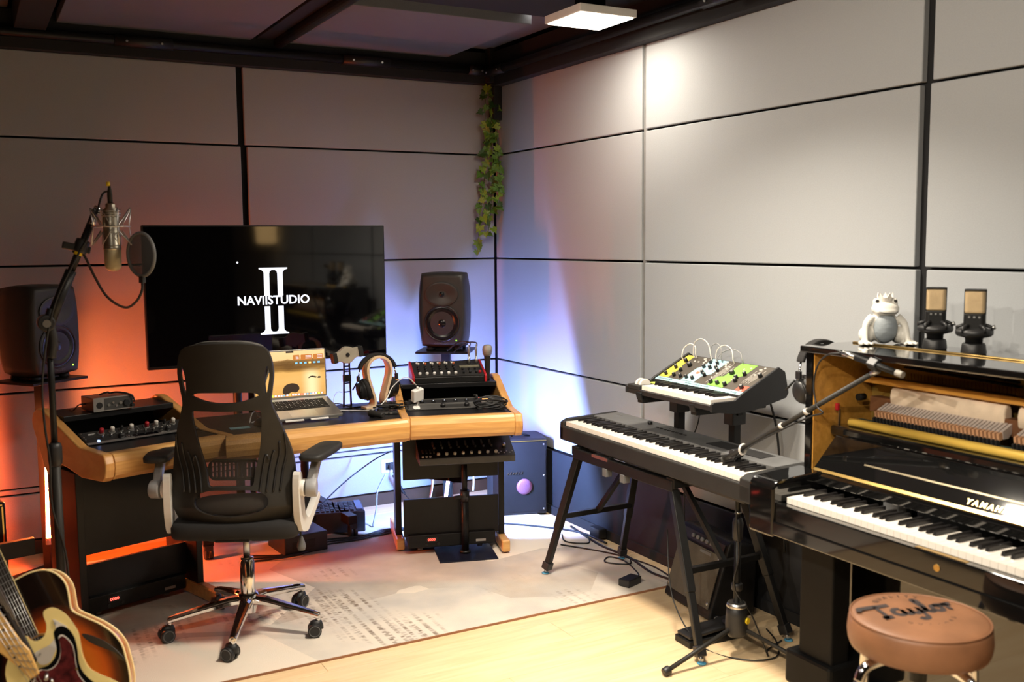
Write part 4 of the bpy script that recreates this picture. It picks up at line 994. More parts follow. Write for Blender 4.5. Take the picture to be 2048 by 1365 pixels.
# audio interface on the left wing shelf
T = Matrix.Translation(LW.location) @ Matrix.Rotation(LW.rotation_euler.z, 4, 'Z')
t = thing('audio_interface', 'small silver fronted audio interface on the left wing shelf', 'audio interface'); t.matrix_world = T @ tr(.205, .385, .868)
MB().box2((-.085, .0, .004), (.085, .12, .062)).build('case', mat('dark_aluminium', (.10, .095, .09), .4, .6), t, .003)
MB().box2((-.085, -.002, .006), (-.040, .0, .060)).build('silver_front', M['alu'], t); MB().box2((-.040, -.002, .006), (.085, .0, .060)).build('dark_front', M['gunmetal'], t); MB().box2((-.085, -.003, .057), (.085, .001, .062)).box2((-.085, -.003, .004), (.085, .001, .008)).build('front_rims', M['alu'], t)
MB().cyl((-.060, -.003, .030), (-.060, .0, .030), .0135, n=20).build('combo_socket', M['blackplastic'], t)
for x, z, r in ((-.02, .028, .006), (-.002, .036, .005), (.012, .022, .005), (.03, .032, .007), (.055, .03, .013)): MB().cyl((x, -.012 if r > .01 else -.006, z), (x, 0, z), r).build('knob', M['blackplastic'] if r > .01 else M['silver'], t)
MB().cyl((.078, -.02, .018), (.078, .0, .018), .007).build('jack_plug', M['blackplastic'], t)
b = MB().tube(spline([(-.035, .05, .068), (-.01, .03, .078), (.01, .05, .070), (.03, .03, .074), (.06, .0, .068), (.08, -.012, .055), (.085, -.015, .03)], 5), .004, 6); o = b.build('adapter_lead', M['cable'])
o.matrix_world = T @ tr(.205, .385, .868); tag(o, 'short black lead draped over the small audio interface', 'cable')
cable('interface_lead', [T @ Vector(p) for p in ((.12, .46, .90), (.09, .455, .90), (.075, .48, .875), (.08, .53, .873))], .003, 'black lead leaving the back of the small audio interface')
# free standing summing mixer on a pole with a square plate
t = thing('pole_stand', 'black pole stand on a square steel plate in front of right desk wing', 'stand', (-.785, -1.125, .010), -17)
MB().box2((-.145, -.125, 0), (.145, .125, .006)).build('base_plate', mat('blue_black_steel', (.012, .014, .03), .35, .4), t, .001)
MB().cyl((0, 0, .006), (0, 0, .30), .0185, n=18).cyl((0, 0, .006), (0, 0, .02), .028).build('pole', M['blackmetal'], t); MB().cyl((0, 0, .27), (0, 0, .325), .024, n=16).build('clutch', M['blackplastic'], t); MB().cyl((0, 0, .30), (0, 0, .475), .0145, n=16).build('inner_pole', M['blackmetal'], t)
MB().bar((0, 0, .295), (-.055, -.02, .295), .014, .014).build('clutch_knob', M['blackplastic'], t); MB().box2((-.10, -.08, .474), (.10, .08, .484)).build('cradle', M['blackmetal'], t)
t = thing('monitor_controller', 'black box of small white knobs on the pole stand under right desk wing', 'mixer', (-.785, -1.125, .496), -17.3)
TM = frame((-.235, -.12, .028), (1, 0, 0), (0, .93, .37))
MB().box2((-.235, -.12, .0), (.235, .075, .03)).build('body', M['gunmetal'], t, .003); MB().box2((0, 0, .0), (.47, .20, .006), TM).build('top_panel', M['blackplastic'], t)
b = MB(); b.prism([(-.12, .03), (.068, .03), (.068, .102)], -.235, .235, Matrix(((0, 0, 1, 0), (1, 0, 0, 0), (0, 1, 0, 0), (0, 0, 0, 1)))); b.build('wedge', M['blackplastic'], t)
for i in range(8):
    x = .095+i*.0405
    b = MB(); knob(b, x, .030, .0085, .012, .006); b.build('knob', M['white'], t, T=TM)
    b = MB(); knob(b, x-.014, .085, .006, .010, .006); b.build('knob', M['greyplastic'], t, T=TM)
    MB().box2((x-.022, .10, .006), (x-.014, .135, .016), TM).build('switch', M['alu'], t)
b = MB(); knob(b, .425, .075, .011, .018, .006); b.build('knob', M['silver'], t, T=TM)
for i in range(3): MB().cyl((.018+.018*i, .015, .006), (.018+.018*i, .015, .010), .006).build('button', M['white'], t, T=TM)
for i in range(4): MB().box2((.018+.018*i, .045, .006), (.026+.018*i, .075, .010), TM).build('switch', M['greyplastic'], t)
for i in range(6): MB().cyl((.39+.014*i, .02+.012*(i % 2), .006), (.39+.014*i, .02+.012*(i % 2), .009), .0035).build('button', M['silver'], t, T=TM)
# ================================================================ keyboards along the right wall
def shared_keys(parent, ox, oy, oz, first, last, pw=.0235, wl=.148, bl=.095, wh=.020, bh=.012):
    """white and black keys as parts; note 0 = A of the lowest octave"""
    b = MB(); b.box2((.0005, 0, -wh), (pw-.0005, wl, 0)); mw = b.mesh('white_key', M['ivory'])
    b = MB(); hw = .0055 if pw > .02 else .0048
    b.loft([[(-hw, 0, -.002), (hw, 0, -.002), (hw, wl-.052, -.002), (-hw, wl-.052, -.002)], [(-hw*.85, .006, bh), (hw*.85, .006, bh), (hw*.85, wl-.052, bh), (-hw*.85, wl-.052, bh)]], smooth=False)
    mb_ = b.mesh('black_key', M['ebony'])
    patt = [1, 0, 1, 1, 0, 1, 0, 1, 1, 0, 1, 0]    # A A# B C C# D D# E F F# G G#
    x = 0; k = 0
    for n in range(first, last+1):
        wkey = patt[n % 12]
        o = bpy.data.objects.new('white_key' if wkey else 'black_key', mw if wkey else mb_); COL.objects.link(o); o.parent = parent
        if wkey: o.location = (ox+x, oy, oz); x += pw
        else: o.location = (ox+x+{1: -.0005, 4: -.002, 6: .002, 9: -.0025, 11: 0}[n % 12], oy+.051, oz)
    return x
# ---------------------------------------------------------------- 88 key stage piano on its stand
t = thing('stage_piano', 'long black stage piano with 88 keys on the folding stand', 'keyboard', (-.529, -1.672, 0), -91.84)
zk = .744; L = 52*.0235
shared_keys(t, 0, 0, zk, 0, 87)
b = MB(); b.box2((-.035, -.014, zk-.088), (L+.062, .30, zk-.022)); b.build('lower_case', M['darkgrey'], t, .006)
b = MB(); b.prism([(-.014, zk-.082), (.30, zk-.082), (.30, zk+.012), (.285, zk+.020), (.02, zk+.010), (-.012, zk-.004), (-.014, zk-.03)], 0, .032, Matrix(((0, 0, 1, -.035), (1, 0, 0, 0), (0, 1, 0, 0), (0, 0, 0, 1)))); b.build('end_block', M['darkgrey'], t, .004)
b = MB(); b.prism([(-.014, zk-.082), (.30, zk-.082), (.30, zk+.012), (.285, zk+.020), (.02, zk+.010), (-.012, zk-.004), (-.014, zk-.03)], 0, .060, Matrix(((0, 0, 1, L+.002), (1, 0, 0, 0), (0, 1, 0, 0), (0, 0, 0, 1)))); b.build('end_block', M['darkgrey'], t, .004)
b = MB(); b.prism([(.149, zk-.03), (.30, zk-.03), (.30, zk+.012), (.285, zk+.020), (.150, zk+.016)], 0, L, Matrix(((0, 0, 1, 0), (1, 0, 0, 0), (0, 1, 0, 0), (0, 0, 0, 1)))); b.build('control_panel', M['greyplastic'], t, .002)
MB().box2((.06, .04, zk-.115), (L-.03, .26, zk-.088)).build('bottom_tray', M['blackplastic'], t, .006)
MB().cyl((.33, .235, zk+.018), (.33, .235, zk+.032), .011).build('volume_knob', M['blackplastic'], t)
for i in range(8): MB().box2((.40+i*.028, .215, zk+.017), (.416+i*.028, .223, zk+.021)).build('button', M['darkgrey'], t, .001)
MB().box2((.46, .245, zk+.017), (.52, .262, zk+.022)).build('slider_plate', M['greyplastic'], t)
MB().box2((.78, .19, zk+.0165), (1.10, .27, zk+.0195)).build('speaker_mesh', M['blackfabric'], t)
MB().box2((.045, .245, zk+.0185), (.085, .258, zk+.0196)).build('maker_plate', M['greyplastic'], t)
# folding stand: table frame with splayed legs and two upper posts
t = thing('keyboard_stand', 'black tubular folding keyboard stand with splayed legs and two upper posts', 'stand', (-.37, -2.13, 0), -90)
# local x runs along the wall towards the viewer, local y towards the wall
def leg(p0, p1):
    p0, p1 = Vector(p0), Vector(p1); d = (p1-p0)
    o = MB().bar(p0, p0+d*.60, .034, .034).bar(p0+d*.52, p0+d*.93, .028, .028).build('leg', M['blackmetal'], t, .003)
    MB().bar(p0+d*.90, p0+d*.96, .038, .040).build('rubber_boot', M['blackplastic'], o, .004)
    MB().cyl(p0+d*.95, p0+d*.992, .010).build('foot_screw', M['silver'], o)
    MB().lathe([(.010, .006), (.017, .004), (.017, 0)], 14, tr(p1.x, p1.y, p1.z)).build('foot', M['blueglide'] if 'blueglide' in M else M['silver'], o)
M['blueglide'] = mat('blue_glide', (.10, .38, .60), .4)
zt = .618
for sx, xf, xt in ((-1, -.545, -.345), (1, .590, .345)):
    for sy, yf, yt in ((-1, -.222, -.165), (1, .212, .165)):
        leg((xt, yt, zt-.02), (xf, yf, .001 if sx > 0 else .012))
b = MB(); b.bar((-.36, -.172, zt), (.36, -.172, zt), .032, .045).bar((-.36, .172, zt), (.36, .172, zt), .032, .045); b.build('long_rail', M['blackmetal'], t, .003)
for x in (-.345, .345): MB().bar((x, -.185, zt+.012), (x, .185, zt+.012), .05, .04).build('cross_arm', M['blackmetal'], t, .003)
for x in (-.10, .03): MB().box2((x-.015, -.192, zt-.055), (x+.015, -.160, zt-.02)).build('clamp', M['greyplastic'], t, .002)
MB().box2((-.20, -.190, zt+.012), (-.08, -.155, zt+.026)).build('safety_label', M['silver'], t)
for x0, x1 in ((-.435, -.17), (.455, .17)):
    MB().bar((x0, -.196, .31), (x0, .19, .31), .024, .024).build('spreader', M['blackmetal'], t, .002)
    o = MB().bar((x0, .0, .31), (x1, .0, zt-.02), .022, .022).build('brace', M['blackmetal'], t, .002); MB().cyl((x1, -.02, zt-.05), (x1, -.03, zt-.05), .009).build('bolt', M['silver'], o)
for x in (.015, .365):
    MB().bar((x, .12, zt), (x, .12, .90), .035, .035, (1, 0, 0)).build('upper_post', M['blackmetal'], t, .003)
    o = MB().bar((x, -.09, .905), (x, .27, .905), .035, .03).bar((x, -.085, .905), (x, -.095, .935), .035, .016, (0, 1, 0)).build('upper_arm', M['blackmetal'], t, .003)
    MB().cyl((x-.045, .12, .86), (x-.018, .12, .86), .020).build('clamp_knob', M['silver'], o)
    MB().box((x, .12, .87), (.055, .07, .07)).build('bracket', M['blackplastic'], t, .004)
for x in (-.27, .03): MB().box2((x, .10, .872), (x+.05, .20, .905)).build('arm_pad', M['blackplastic'], t, .006)
MB().bar((-.25, .12, .89), (.40, .12, .89), .03, .03).build('upper_rail', M['blackmetal'], t, .002)
# ---------------------------------------------------------------- colourful patch synthesizer on the upper tier
t = thing('synthesizer', 'small black synthesizer with coloured knob panel and patch cables above the stage piano', 'synthesizer', (-.452, -2.045, .920), -91)
Ws = .575
side = [(-.012, .004), (-.012, .034), (.002, .040), (.10, .040), (.135, .062), (.32, .155), (.352, .135), (.372, .05), (.36, .030), (.20, -.006), (.10, -.012)]
b = MB(); b.prism([(y, z-.004) for y, z in side], 0, .012, Matrix(((0, 0, 1, Ws-.012), (1, 0, 0, 0), (0, 1, 0, 0), (0, 0, 0, 1)))); b.build('end_cheek', M['blackplastic'], t, .003)
b = MB(); b.prism(side, 0, .012, Matrix(((0, 0, 1, 0), (1, 0, 0, 0), (0, 1, 0, 0), (0, 0, 0, 1)))); b.build('end_cheek', M['blackplastic'], t, .003)
core = [(-.008, .004), (-.008, .022), (.0, .026), (.12, .026), (.130, .050), (.318, .145), (.345, .130), (.362, .05), (.35, .030), (.20, -.002), (.10, -.008)]
b = MB(); b.prism(core, .012, Ws-.012, Matrix(((0, 0, 1, 0), (1, 0, 0, 0), (0, 1, 0, 0), (0, 0, 0, 1)))); b.build('case', M['blackplastic'], t)
b = MB(); b.box2((.012, -.008, .022), (.095, .125, .040)); b.build('left_block', M['darkgrey'], t, .003)
for x in (.035, .062): MB().tube([(x-.007, .045, .036), (x+.007, .045, .036)], .028, 24).build('wheel', M['offwhite'], t, .002)
MB().box2((.030, .088, .0400), (.085, .118, .0425)).build('coloured_label', mat('yellow_green_label', (.60, .72, .12), .5, var=.4, scale=40), t); MB().cyl((.022, .104, .04), (.022, .104, .054), .008).build('knob', M['blackplastic'], t)
shared_keys(t, .105, .0, .044, 8, 39, pw=.0236, wl=.125, bl=.08, wh=.018)
a = math.atan2(.095, .188); TS = frame((0, .132, .0515), (1, 0, 0), (0, math.cos(a), math.sin(a)))
H = .205
def block(col, pts, z0=.0, z1=.0012, name='panel_block'):
    if col not in M: M[col] = mat(col, PAN[col], .5, var=.05)
    return MB().prism(pts, z0, z1, TS).build(name, M[col], t)
PAN = {'panel_dark': (.075, .062, .048), 'panel_blue': (.34, .58, .64), 'panel_yellow': (.72, .60, .07), 'panel_green': (.22, .52, .07), 'panel_red': (.70, .10, .06), 'panel_orange': (.75, .16, .08)}
block('panel_dark', [(.012, 0), (Ws-.012, 0), (Ws-.012, H), (.012, H)], -.001, .0004, 'top_panel')
block('panel_blue', [(.014, .002), (Ws-.016, .002), (Ws-.016, .024), (.014, .024)])
block('panel_yellow', [(.014, .027), (.075, .027), (.075, .110), (.062, .125), (.062, .203), (.014, .203)])
block('panel_blue', [(.165, .027), (.250, .027), (.250, .075), (.285, .10), (.285, .203), (.185, .203), (.185, .145), (.165, .12)])
block('panel_green', [(.335, .027), (.430, .027), (.430, .10), (.46, .13), (.46, .203), (.365, .203), (.365, .10), (.335, .09)])
block('panel_red', [(.505, .027), (.556, .027), (.556, .062), (.505, .062)])
block('panel_orange', [(.195, .085), (.215, .085), (.215, .10), (.195, .10)], .0012, .002)
for (x, y, r) in ((.045, .045, .008), (.05, .10, .008), (.055, .155, .009), (.10, .045, .008), (.10, .085, .008), (.11, .13, .011), (.145, .045, .008), (.185, .045, .008), (.225, .045, .008), (.20, .135, .008), (.24, .135, .008), (.275, .14, .008), (.235, .095, .008), (.265, .08, .008), (.205, .17, .007), (.25, .17, .007), (.30, .125, .007), (.345, .045, .009), (.385, .045, .009), (.43, .045, .009), (.39, .125, .012), (.455, .08, .009), (.44, .10, .009), (.46, .13, .009), (.53, .045, .010), (.545, .135, .010)):
    b = MB(); knob(b, x, y, r, .016, .001, n=10); o = b.build('knob', M['blackplastic'], t, T=TS); MB().cyl((x, y, .0165), (x, y, .0178), r*.6, n=8).build('knob_cap', M['alu'], o)
rnd = random.Random(9)
for i in range(34):
    x = .10+.455*rnd.random(); y = rnd.choice((.178, .192, .165)) if i % 3 else rnd.uniform(.03, .16)
    MB().lathe([(.0045, .001), (.0045, .004), (.0025, .004)], 8, TS @ tr(x, y, 0), caps=False).build('jack', M['offwhite'], t)
for x, y0, y1 in ((.312, .04, .19), (.335, .10, .17), (.49, .08, .17), (.515, .08, .18)):
    b = MB()
    for k in range(4): b.box2((x+.006*k, y0+.02*(k % 2), .0005), (x+.0012+.006*k, y1-.02*(k % 3), .0010), TS)
    b.build('printed_lines', M['offwhite'], t)
text('lettering', 'GRANDMOTHER', .0125, M['ink'], t, TS @ tr(.075, .013, .0013), .0003); text('lettering', 'SEMI-MODULAR ANALOG SYNTHESIZER', .0085, M['ink'], t, TS @ tr(.285, .013, .0013), .0003); text('lettering', 'moog', .017, M['ink'], t, TS @ tr(.515, .013, .0013), .0003)
TSW = Matrix.Translation(t.location) @ Matrix.Rotation(t.rotation_euler.z, 4, 'Z') @ TS
def patch(x0, y0, x1, y1, h, mt_, label, k=.3):
    a, c = Vector((x0, y0, .002)), Vector((x1, y1, .002)); mid = (a+c)/2
    P = [a, a+Vector((0, 0, .02)), a.lerp(c, .2)+Vector((-.01, .02, h*.8)), mid+Vector((0, .03, h)), a.lerp(c, .8)+Vector((.01, .02, h*.8)), c+Vector((0, 0, .02)), c]
    cable('patch_cable', [TSW @ p for p in P], .0026, label, mt_, 5, 6, 'cable', 'patch cables on the synthesizer')
M['greycable'] = mat('grey_cable', (.28, .28, .28), .5)
patch(.03, .16, .09, .19, .06, M['offwhite'], 'white patch cable arching low over the yellow corner of the synthesizer')
patch(.075, .19, .20, .185, .085, M['offwhite'], 'tallest white patch cable arching over the left half of the synthesizer')
patch(.19, .19, .26, .19, .07, M['greycable'], 'grey patch cable looped over the blue block of the synthesizer')
patch(.225, .19, .335, .19, .066, M['offwhite'], 'white patch cable over the middle of the synthesizer')
patch(.245, .18, .38, .20, .05, M['greycable'], 'grey patch cable ending right of the blue block on the synthesizer')

# ================================================================ upright piano with its front panel taken off
PX = math.cos(R(-90.4))
t = PI = thing('upright_piano', 'glossy black upright piano with open top front and hammers showing', 'piano', (-.634, -3.180, 0), -90.4)
zk = .743
shared_keys(t, 0, 0, zk, 0, 87, wl=.150)
XL0, XR0 = -.125, L+.125
MB().box2((XL0+.01, -.045, .620), (XR0-.01, .545, .665)).build('key_bed', M['lacquer'], t, .004)
MB().box2((-.012, -.038, .64), (L+.012, -.008, zk-.018)).build('key_slip', M['lacquer'], t, .004)
MB().cyl((.60, -.0385, .690), (.60, -.040, .690), .010).build('lock', M['brass'], t); MB().box2((.52, -.030, zk-.0185), (.68, -.015, zk-.0165)).build('lock_plate', M['brass'], t)
arm = [(-.048, .612), (-.048, .775), (-.03, .795), (.05, .800), (.165, .805), (.185, .80), (.185, .612)]
for x in (XL0, L+.012):
    b = MB(); b.prism(arm, 0, .113, Matrix(((0, 0, 1, x), (1, 0, 0, 0), (0, 1, 0, 0), (0, 0, 0, 1)))); b.build('arm', M['lacquer'], t, .008)
for x, xi in ((XL0, .0), (XR0-.032, 0)): 
    MB().box2((x, .195, .03), (x+.032, .555, 1.19)).build('side', M['lacquer'], t, .003)
MB().box2((XL0+.032, .20, .75), (XL0+.036, .50, 1.188)).build('inner_side', M['amber'], t)
MB().box2((XL0-.012, .178, 1.19), (XR0+.012, .562, 1.212)).build('lid', M['lacquer'], t, .004)
MB().cyl((XL0+.03, .385, 1.2125), (XR0-.03, .385, 1.2125), .0055, n=8).build('lid_hinge', M['brass'], t)
# fallboard folded back, brass hinge along its foot, maker's name on its face
fb = [(.150, .765), (.148, .792), (.168, .800), (.272, .905), (.286, .926), (.300, .922), (.296, .900), (.20, .78), (.20, .765)]
b = MB(); b.prism(fb, -.060, L+.060, Matrix(((0, 0, 1, 0), (1, 0, 0, 0), (0, 1, 0, 0), (0, 0, 0, 1)))); FB = b.build('fallboard', M['lacquer'], t, .003)
FA = math.atan2(.105, .104); TF = frame((0, .168, .8005), (1, 0, 0), (0, math.cos(FA), math.sin(FA)))
MB().box2((-.055, .0, -.001), (L+.055, .011, .003), TF).build('hinge', M['brass'], t)
MB().box2((.12, .062, -.001), (L-.05, .068, .0015), TF).build('trim_line', mat('dull_brass_line', (.16, .13, .08), .35, .6), t)
text('lettering', 'YAMAHA', .024, M['brass'], t, TF @ tr(.580, .030, .0006), .0006, space=1.45, sx=1.05, offset=.0010)
MB().box2((-.085, .27, .905), (L+.085, .34, .940)).build('lip_rail', M['lacquer'], t, .010, 3)
MB().cyl((-.03, .312, .953), (L+.03, .312, .953), .0155, n=16).build('golden_rail', M['goldrail'], t)
MB().box2((-.03, .325, .94), (L+.03, .36, .962)).build('green_felt_rail', mat('dark_green_felt', (.03, .06, .045), .9), t)
MB().box2((.66, .292, .9375), (.74, .296, .9415)).build('serial_tag', M['brass'], t)
# hammers: shared mesh, split in the sections of the action
b = MB(); b.box2((-.0035, -.018, 0), (.0035, .0, .022), None, 0); b.loft([[(-.0048, .022, -.004), (.0048, .022, -.004), (.0048, .022, .028), (-.0048, .022, .028)], [(-.0048, .0, .0), (.0048, .0, .0), (.0048, .0, .024), (-.0048, .0, .024)]], None, 1, False)
b.loft([[(-.0048, .022, -.004), (.0048, .022, -.004), (.0048, .022, .028), (-.0048, .022, .028)], [(-.0045, .048, .010), (.0045, .048, .010), (.0045, .048, .034), (-.0045, .048, .034)]], None, 1, False); b.box2((-.003, -.03, -.014), (.003, -.012, .004), None, 2)
mh = b.mesh('hammer', [M['shank'], M['feltgrey'], M['blackmatte']])
x = .045; n = 0
while x < L-.03:
    if not (.50 < x < .535 or .88 < x < .91):
        o = bpy.data.objects.new('hammer', mh); COL.objects.link(o); o.parent = t; o.location = (x, .362, .980); o.rotation_euler = (R(12), 0, 0); n += 1
    x += .0136
# felt muffler pads and the amber rail behind the hammers
for x0, x1 in ((.055, .475), (.515, .86), (.90, L-.03)):
    prof = [(.0, 1.078), (.012, 1.082), (.026, 1.072), (.030, 1.05), (.026, 1.02), (.016, 1.002), (.006, 1.0), (-.004, 1.005), (-.010, 1.03), (-.008, 1.06)]
    b = MB(); b.prism([(.425-y, z-.004) for y, z in prof], x0, x1, Matrix(((0, 0, 1, 0), (1, 0, 0, 0), (0, 1, 0, 0), (0, 0, 0, 1))), smooth=True); b.build('felt_pad', M['felt'], t, .006)
MB().box2((-.06, .385, 1.082), (L+.05, .425, 1.106)).build('amber_rail', M['amber'], t, .004)
MB().box2((-.03, .40, .985), (L+.03, .44, 1.035)).build('action_rail', mat('brown_action_rail', (.16, .065, .025), .5), t)
MB().box2((-.09, .475, .75), (L+.09, .485, 1.188)).build('iron_plate', M['bronze'], t)
for xb in (.505, .89):
    b = MB(); b.loft([[(xb-.06, .474, 1.186), (xb+.09, .474, 1.186), (xb+.09, .466, 1.186), (xb-.06, .466, 1.186)], [(xb-.03, .474, 1.09), (xb+.05, .474, 1.09), (xb+.05, .466, 1.09), (xb-.03, .466, 1.09)]], smooth=False); b.build('plate_rib', M['bronze'], t, .003)
MB().lathe([(.036, 0), (.036, .006), (.030, .008), (.024, .006), (.020, .010), (.0001, .011)], 28).build('plate_boss', M['brass'], t, T=frame((.565, .464, 1.135), (1, 0, 0), (0, 0, 1)))
b = MB(); rnd = random.Random(3)
for i in range(46):
    for j in range(3):
        xx = .06+.0095*i+.004*j
        if .03 < xx < .48: b.cyl((xx, .474, 1.165-.013*j-.00035*i), (xx, .446, 1.167-.013*j-.00035*i), .0033, n=6)
o = b.build('tuning_pins', M['blackmetal'], t); o['kind'] = 'stuff'
b = MB()
for i in range(60): 
    xx = .05+.0135*i; b.cyl((xx, .470, 1.12), (xx+.02, .470, .80), .0011, n=4)
o = b.build('strings', mat('copper_strings', (.40, .22, .10), .35, .9), t); o['kind'] = 'stuff'
MB().box2((XL0+.03, .28, .09), (XR0-.03, .300, .62)).build('lower_panel', M['lacquer'], t, .003)
MB().box2((XL0+.03, .20, .03), (XR0-.03, .50, .09)).build('bottom_board', M['lacquer'], t, .004)
M['satinblack'] = mat('satin_black', (.005, .005, .005), .5, spec=.15)
for x in (-.075, L-.07):
    MB().box2((x+.02, .12, .17), (x+.165, .20, .625)).build('leg', M['satinblack'], t, .006)
    MB().box2((x-.025, .10, .065), (x+.18, .34, .185)).build('toe_block', M['satinblack'], t, .012)
    for y in (.15, .30): c_ = MB().box2((x+.03, y-.02, .045), (x+.09, y+.02, .067)).build('caster', M['blackmetal'], t); MB().cyl((x+.045, y, .024), (x+.075, y, .024), .024, n=16).build('wheel', M['brass'], c_)
for i, x in enumerate((.53, .61, .69)): MB().tube([(x, .30, .06), (x, .16, .055), (x, .10, .045)], .012, 8).build('pedal', M['brass'], t)
b = MB().cyl((XL0+.07, .37, 1.03), (XL0+.07, .40, 1.03), .012); b.build('side_knob', M['blackmetal'], t); MB().bar((XL0+.045, .31, .99), (XL0+.045, .31, .935), .006, .006).build('side_lever', M['silver'], t); MB().box((XL0+.045, .30, 1.0), (.012, .012, .024)).build('red_lever_tip', M['red'], t, .002)
PT = Matrix.Translation(t.location) @ Matrix.Rotation(t.rotation_euler.z, 4, 'Z')

# ---------------------------------------------------------------- leather topped stool
t = thing('stool', 'round tan leather swivel stool with chrome legs in front of the piano', 'stool', (-.935, -3.935, 0), 20)
b = MB(); rr = .163
b.lathe([(.148, .580), (.158, .582), (rr, .594), (rr+.003, .615), (rr, .645), (rr-.004, .656), (rr-.012, .660), (rr-.03, .663), (.06, .667), (.0001, .667)], 56); b.build('seat', M['leather'], t)
MB().tube([((rr-.0035)*math.cos(q), (rr-.0035)*math.sin(q), .6575) for q in [2*math.pi*i/56 for i in range(56)]], .0022, 6, closed=True).build('piping', M['leather'], t)
TZ = tr(.016, .020, .6664) @ rotm(-34.6, 'Z')
def script():
    # hand drawn brush lettering, built as thick strokes
    S = [[(-1.30, .18), (-1.25, .30), (-1.05, .34), (-.55, .36), (-.42, .37)], [(-.80, .36), (-.82, .05), (-.86, -.22), (-.98, -.30)], [(-.98, -.28), (-.72, -.26)],
         [(-.32, .08), (-.45, .10), (-.56, -.02), (-.55, -.17), (-.45, -.24), (-.34, -.14), (-.30, .06)], [(-.30, .08), (-.31, -.14), (-.24, -.23), (-.14, -.16)],
         [(-.14, -.16), (-.10, .08)], [(-.10, .08), (-.11, -.15), (-.03, -.23), (.08, -.12), (.12, .08)], [(.12, .08), (.10, -.20), (.04, -.48), (-.10, -.56), (-.16, -.46)], [(.10, -.16), (.24, -.14)],
         [(.24, -.14), (.36, .20), (.36, .46), (.30, .48), (.27, .20), (.27, -.12), (.33, -.23), (.42, -.16)],
         [(.62, .08), (.50, .04), (.46, -.12), (.54, -.23), (.66, -.18), (.70, -.02), (.62, .08), (.72, .10), (.82, .06)], [(.82, .06), (.86, .10), (.86, -.10), (.84, -.22)], [(.86, .02), (.94, .11), (1.04, .09)]]
    b = MB()
    for st in S:
        P = spline([(x*.105, y*.108, 0) for x, y in st], 5); wd = .0115
        vs = []; n = len(P)
        for i, p in enumerate(P):
            a_, c_ = P[max(0, i-1)], P[min(n-1, i+1)]; d = (c_-a_); d = d.normalized() if d.length > 0 else Vector((1, 0, 0))
            nx = Vector((-d.y, d.x, 0)); nx = (nx*.6+Vector((.35, .5, 0))*(.4 if nx.y > 0 else -.4))
            if nx.length < .3: nx = nx.normalized()*.3
            vs += [p+nx*wd, p-nx*wd]
        zz = .0008
        b.add([(v.x, v.y, zz) for v in vs], [(2*i, 2*i+1, 2*i+3, 2*i+2) for i in range(n-1)])
    return b
script().build('lettering', M['ink'], t, T=TZ)
def arctext(body, r, a0, a1, size, flip=False):
    n = len(body)
    for i, ch in enumerate(body):
        if ch == ' ': continue
        a = a0+(a1-a0)*i/(n-1)
        T_ = TZ @ (rotm(a, 'Z') @ tr(0, r, 0) if not flip else rotm(a, 'Z') @ tr(0, -r, 0))
        text('small_lettering', ch, size, M['ink'], t, T_, .0002)
arctext('QUALITY', .092, 38, -38, .017); arctext('GUITARS', .092, -40, 40, .017, True)
for k in range(4):
    a = 45+90*k+18; c, s = math.cos(R(a)), math.sin(R(a))
    MB().tube(spline([(c*.02, s*.02, .566), (c*.09, s*.09, .568), (c*.155, s*.155, .560), (c*.178, s*.178, .53), (c*.182, s*.182, .47), (c*.215, s*.215, .012)], 6), .0125, 12).build('leg', M['chrome'], t)
MB().tube([(.192*math.cos(q), .192*math.sin(q), .30) for q in [2*math.pi*i/48 for i in range(48)]], .0105, 10, closed=True).build('foot_ring', M['chrome'], t)
MB().cyl((0, 0, .50), (0, 0, .578), .022).lathe([(.09, .570), (.09, .578)], 24).build('swivel', M['blackmetal'], t)
# ================================================================ microphone stand at the left with large microphone and pop filter
SX, SY = -2.680, -1.915
t = thing('microphone_stand', 'black boom microphone stand holding the silver microphone at the left', 'stand', (SX, SY, 0))
MB().lathe([(.15, .010), (.152, .020), (.145, .03), (.03, .045), (.018, .06)], 40).build('round_base', M['blackmetal'], t)
MB().cyl((0, 0, .05), (0, 0, .90), .0150, n=16).build('lower_tube', M['charcoal'], t)
MB().lathe([(.0155, .835), (.021, .845), (.0225, .86), (.0225, .90), (.019, .912), (.0125, .916)], 18).build('clutch', M['blackplastic'], t)
MB().cyl((0, 0, .90), (.002, .0, 1.300), .0105, n=14).build('upper_tube', M['blackmetal'], t)
o = MB().cyl((-.006, -.04, 1.315), (-.006, .03, 1.315), .027, n=18).build('pivot', M['blackplastic'], t, .004); MB().cyl((-.006, -.048, 1.315), (-.006, -.04, 1.315), .013, n=10).build('pivot_bolt', M['silver'], o)
MB().tube(spline([(.004, -.01, 1.20), (.012, -.014, 1.26), (.004, -.014, 1.32), (.014, -.01, 1.36)], 5), .0155, 10).build('swivel_joint', M['blackplastic'], t)
e = Vector((.158, .0, 1.668)); a = Vector((.002, -.01, 1.31)); d = (e-a).normalized()
MB().cyl(a-d*.02, a+d*.19, .0175, n=14).cyl(a+d*.19, e, .0120, n=14).build('boom', M['blackmetal'], t)
o = MB().cyl(a+d*.255, a+d*.30, .023, n=14).build('clamp_block', M['blackplastic'], t, .004); MB().bar(a+d*.27+Vector((-.055, 0, .012)), a+d*.27+Vector((.03, 0, -.008)), .022, .024).build('clamp_arm', M['blackplastic'], o, .004); MB().cyl(a+d*.245, a+d*.268, .0135).build('yellow_tape', M['yellow'], o)
MB().cyl(e, e+d*.03, .011).cyl(e+d*.01+Vector((0, -.012, 0)), e+d*.01+Vector((0, .012, 0)), .013).build('end_joint', M['chrome'], t)
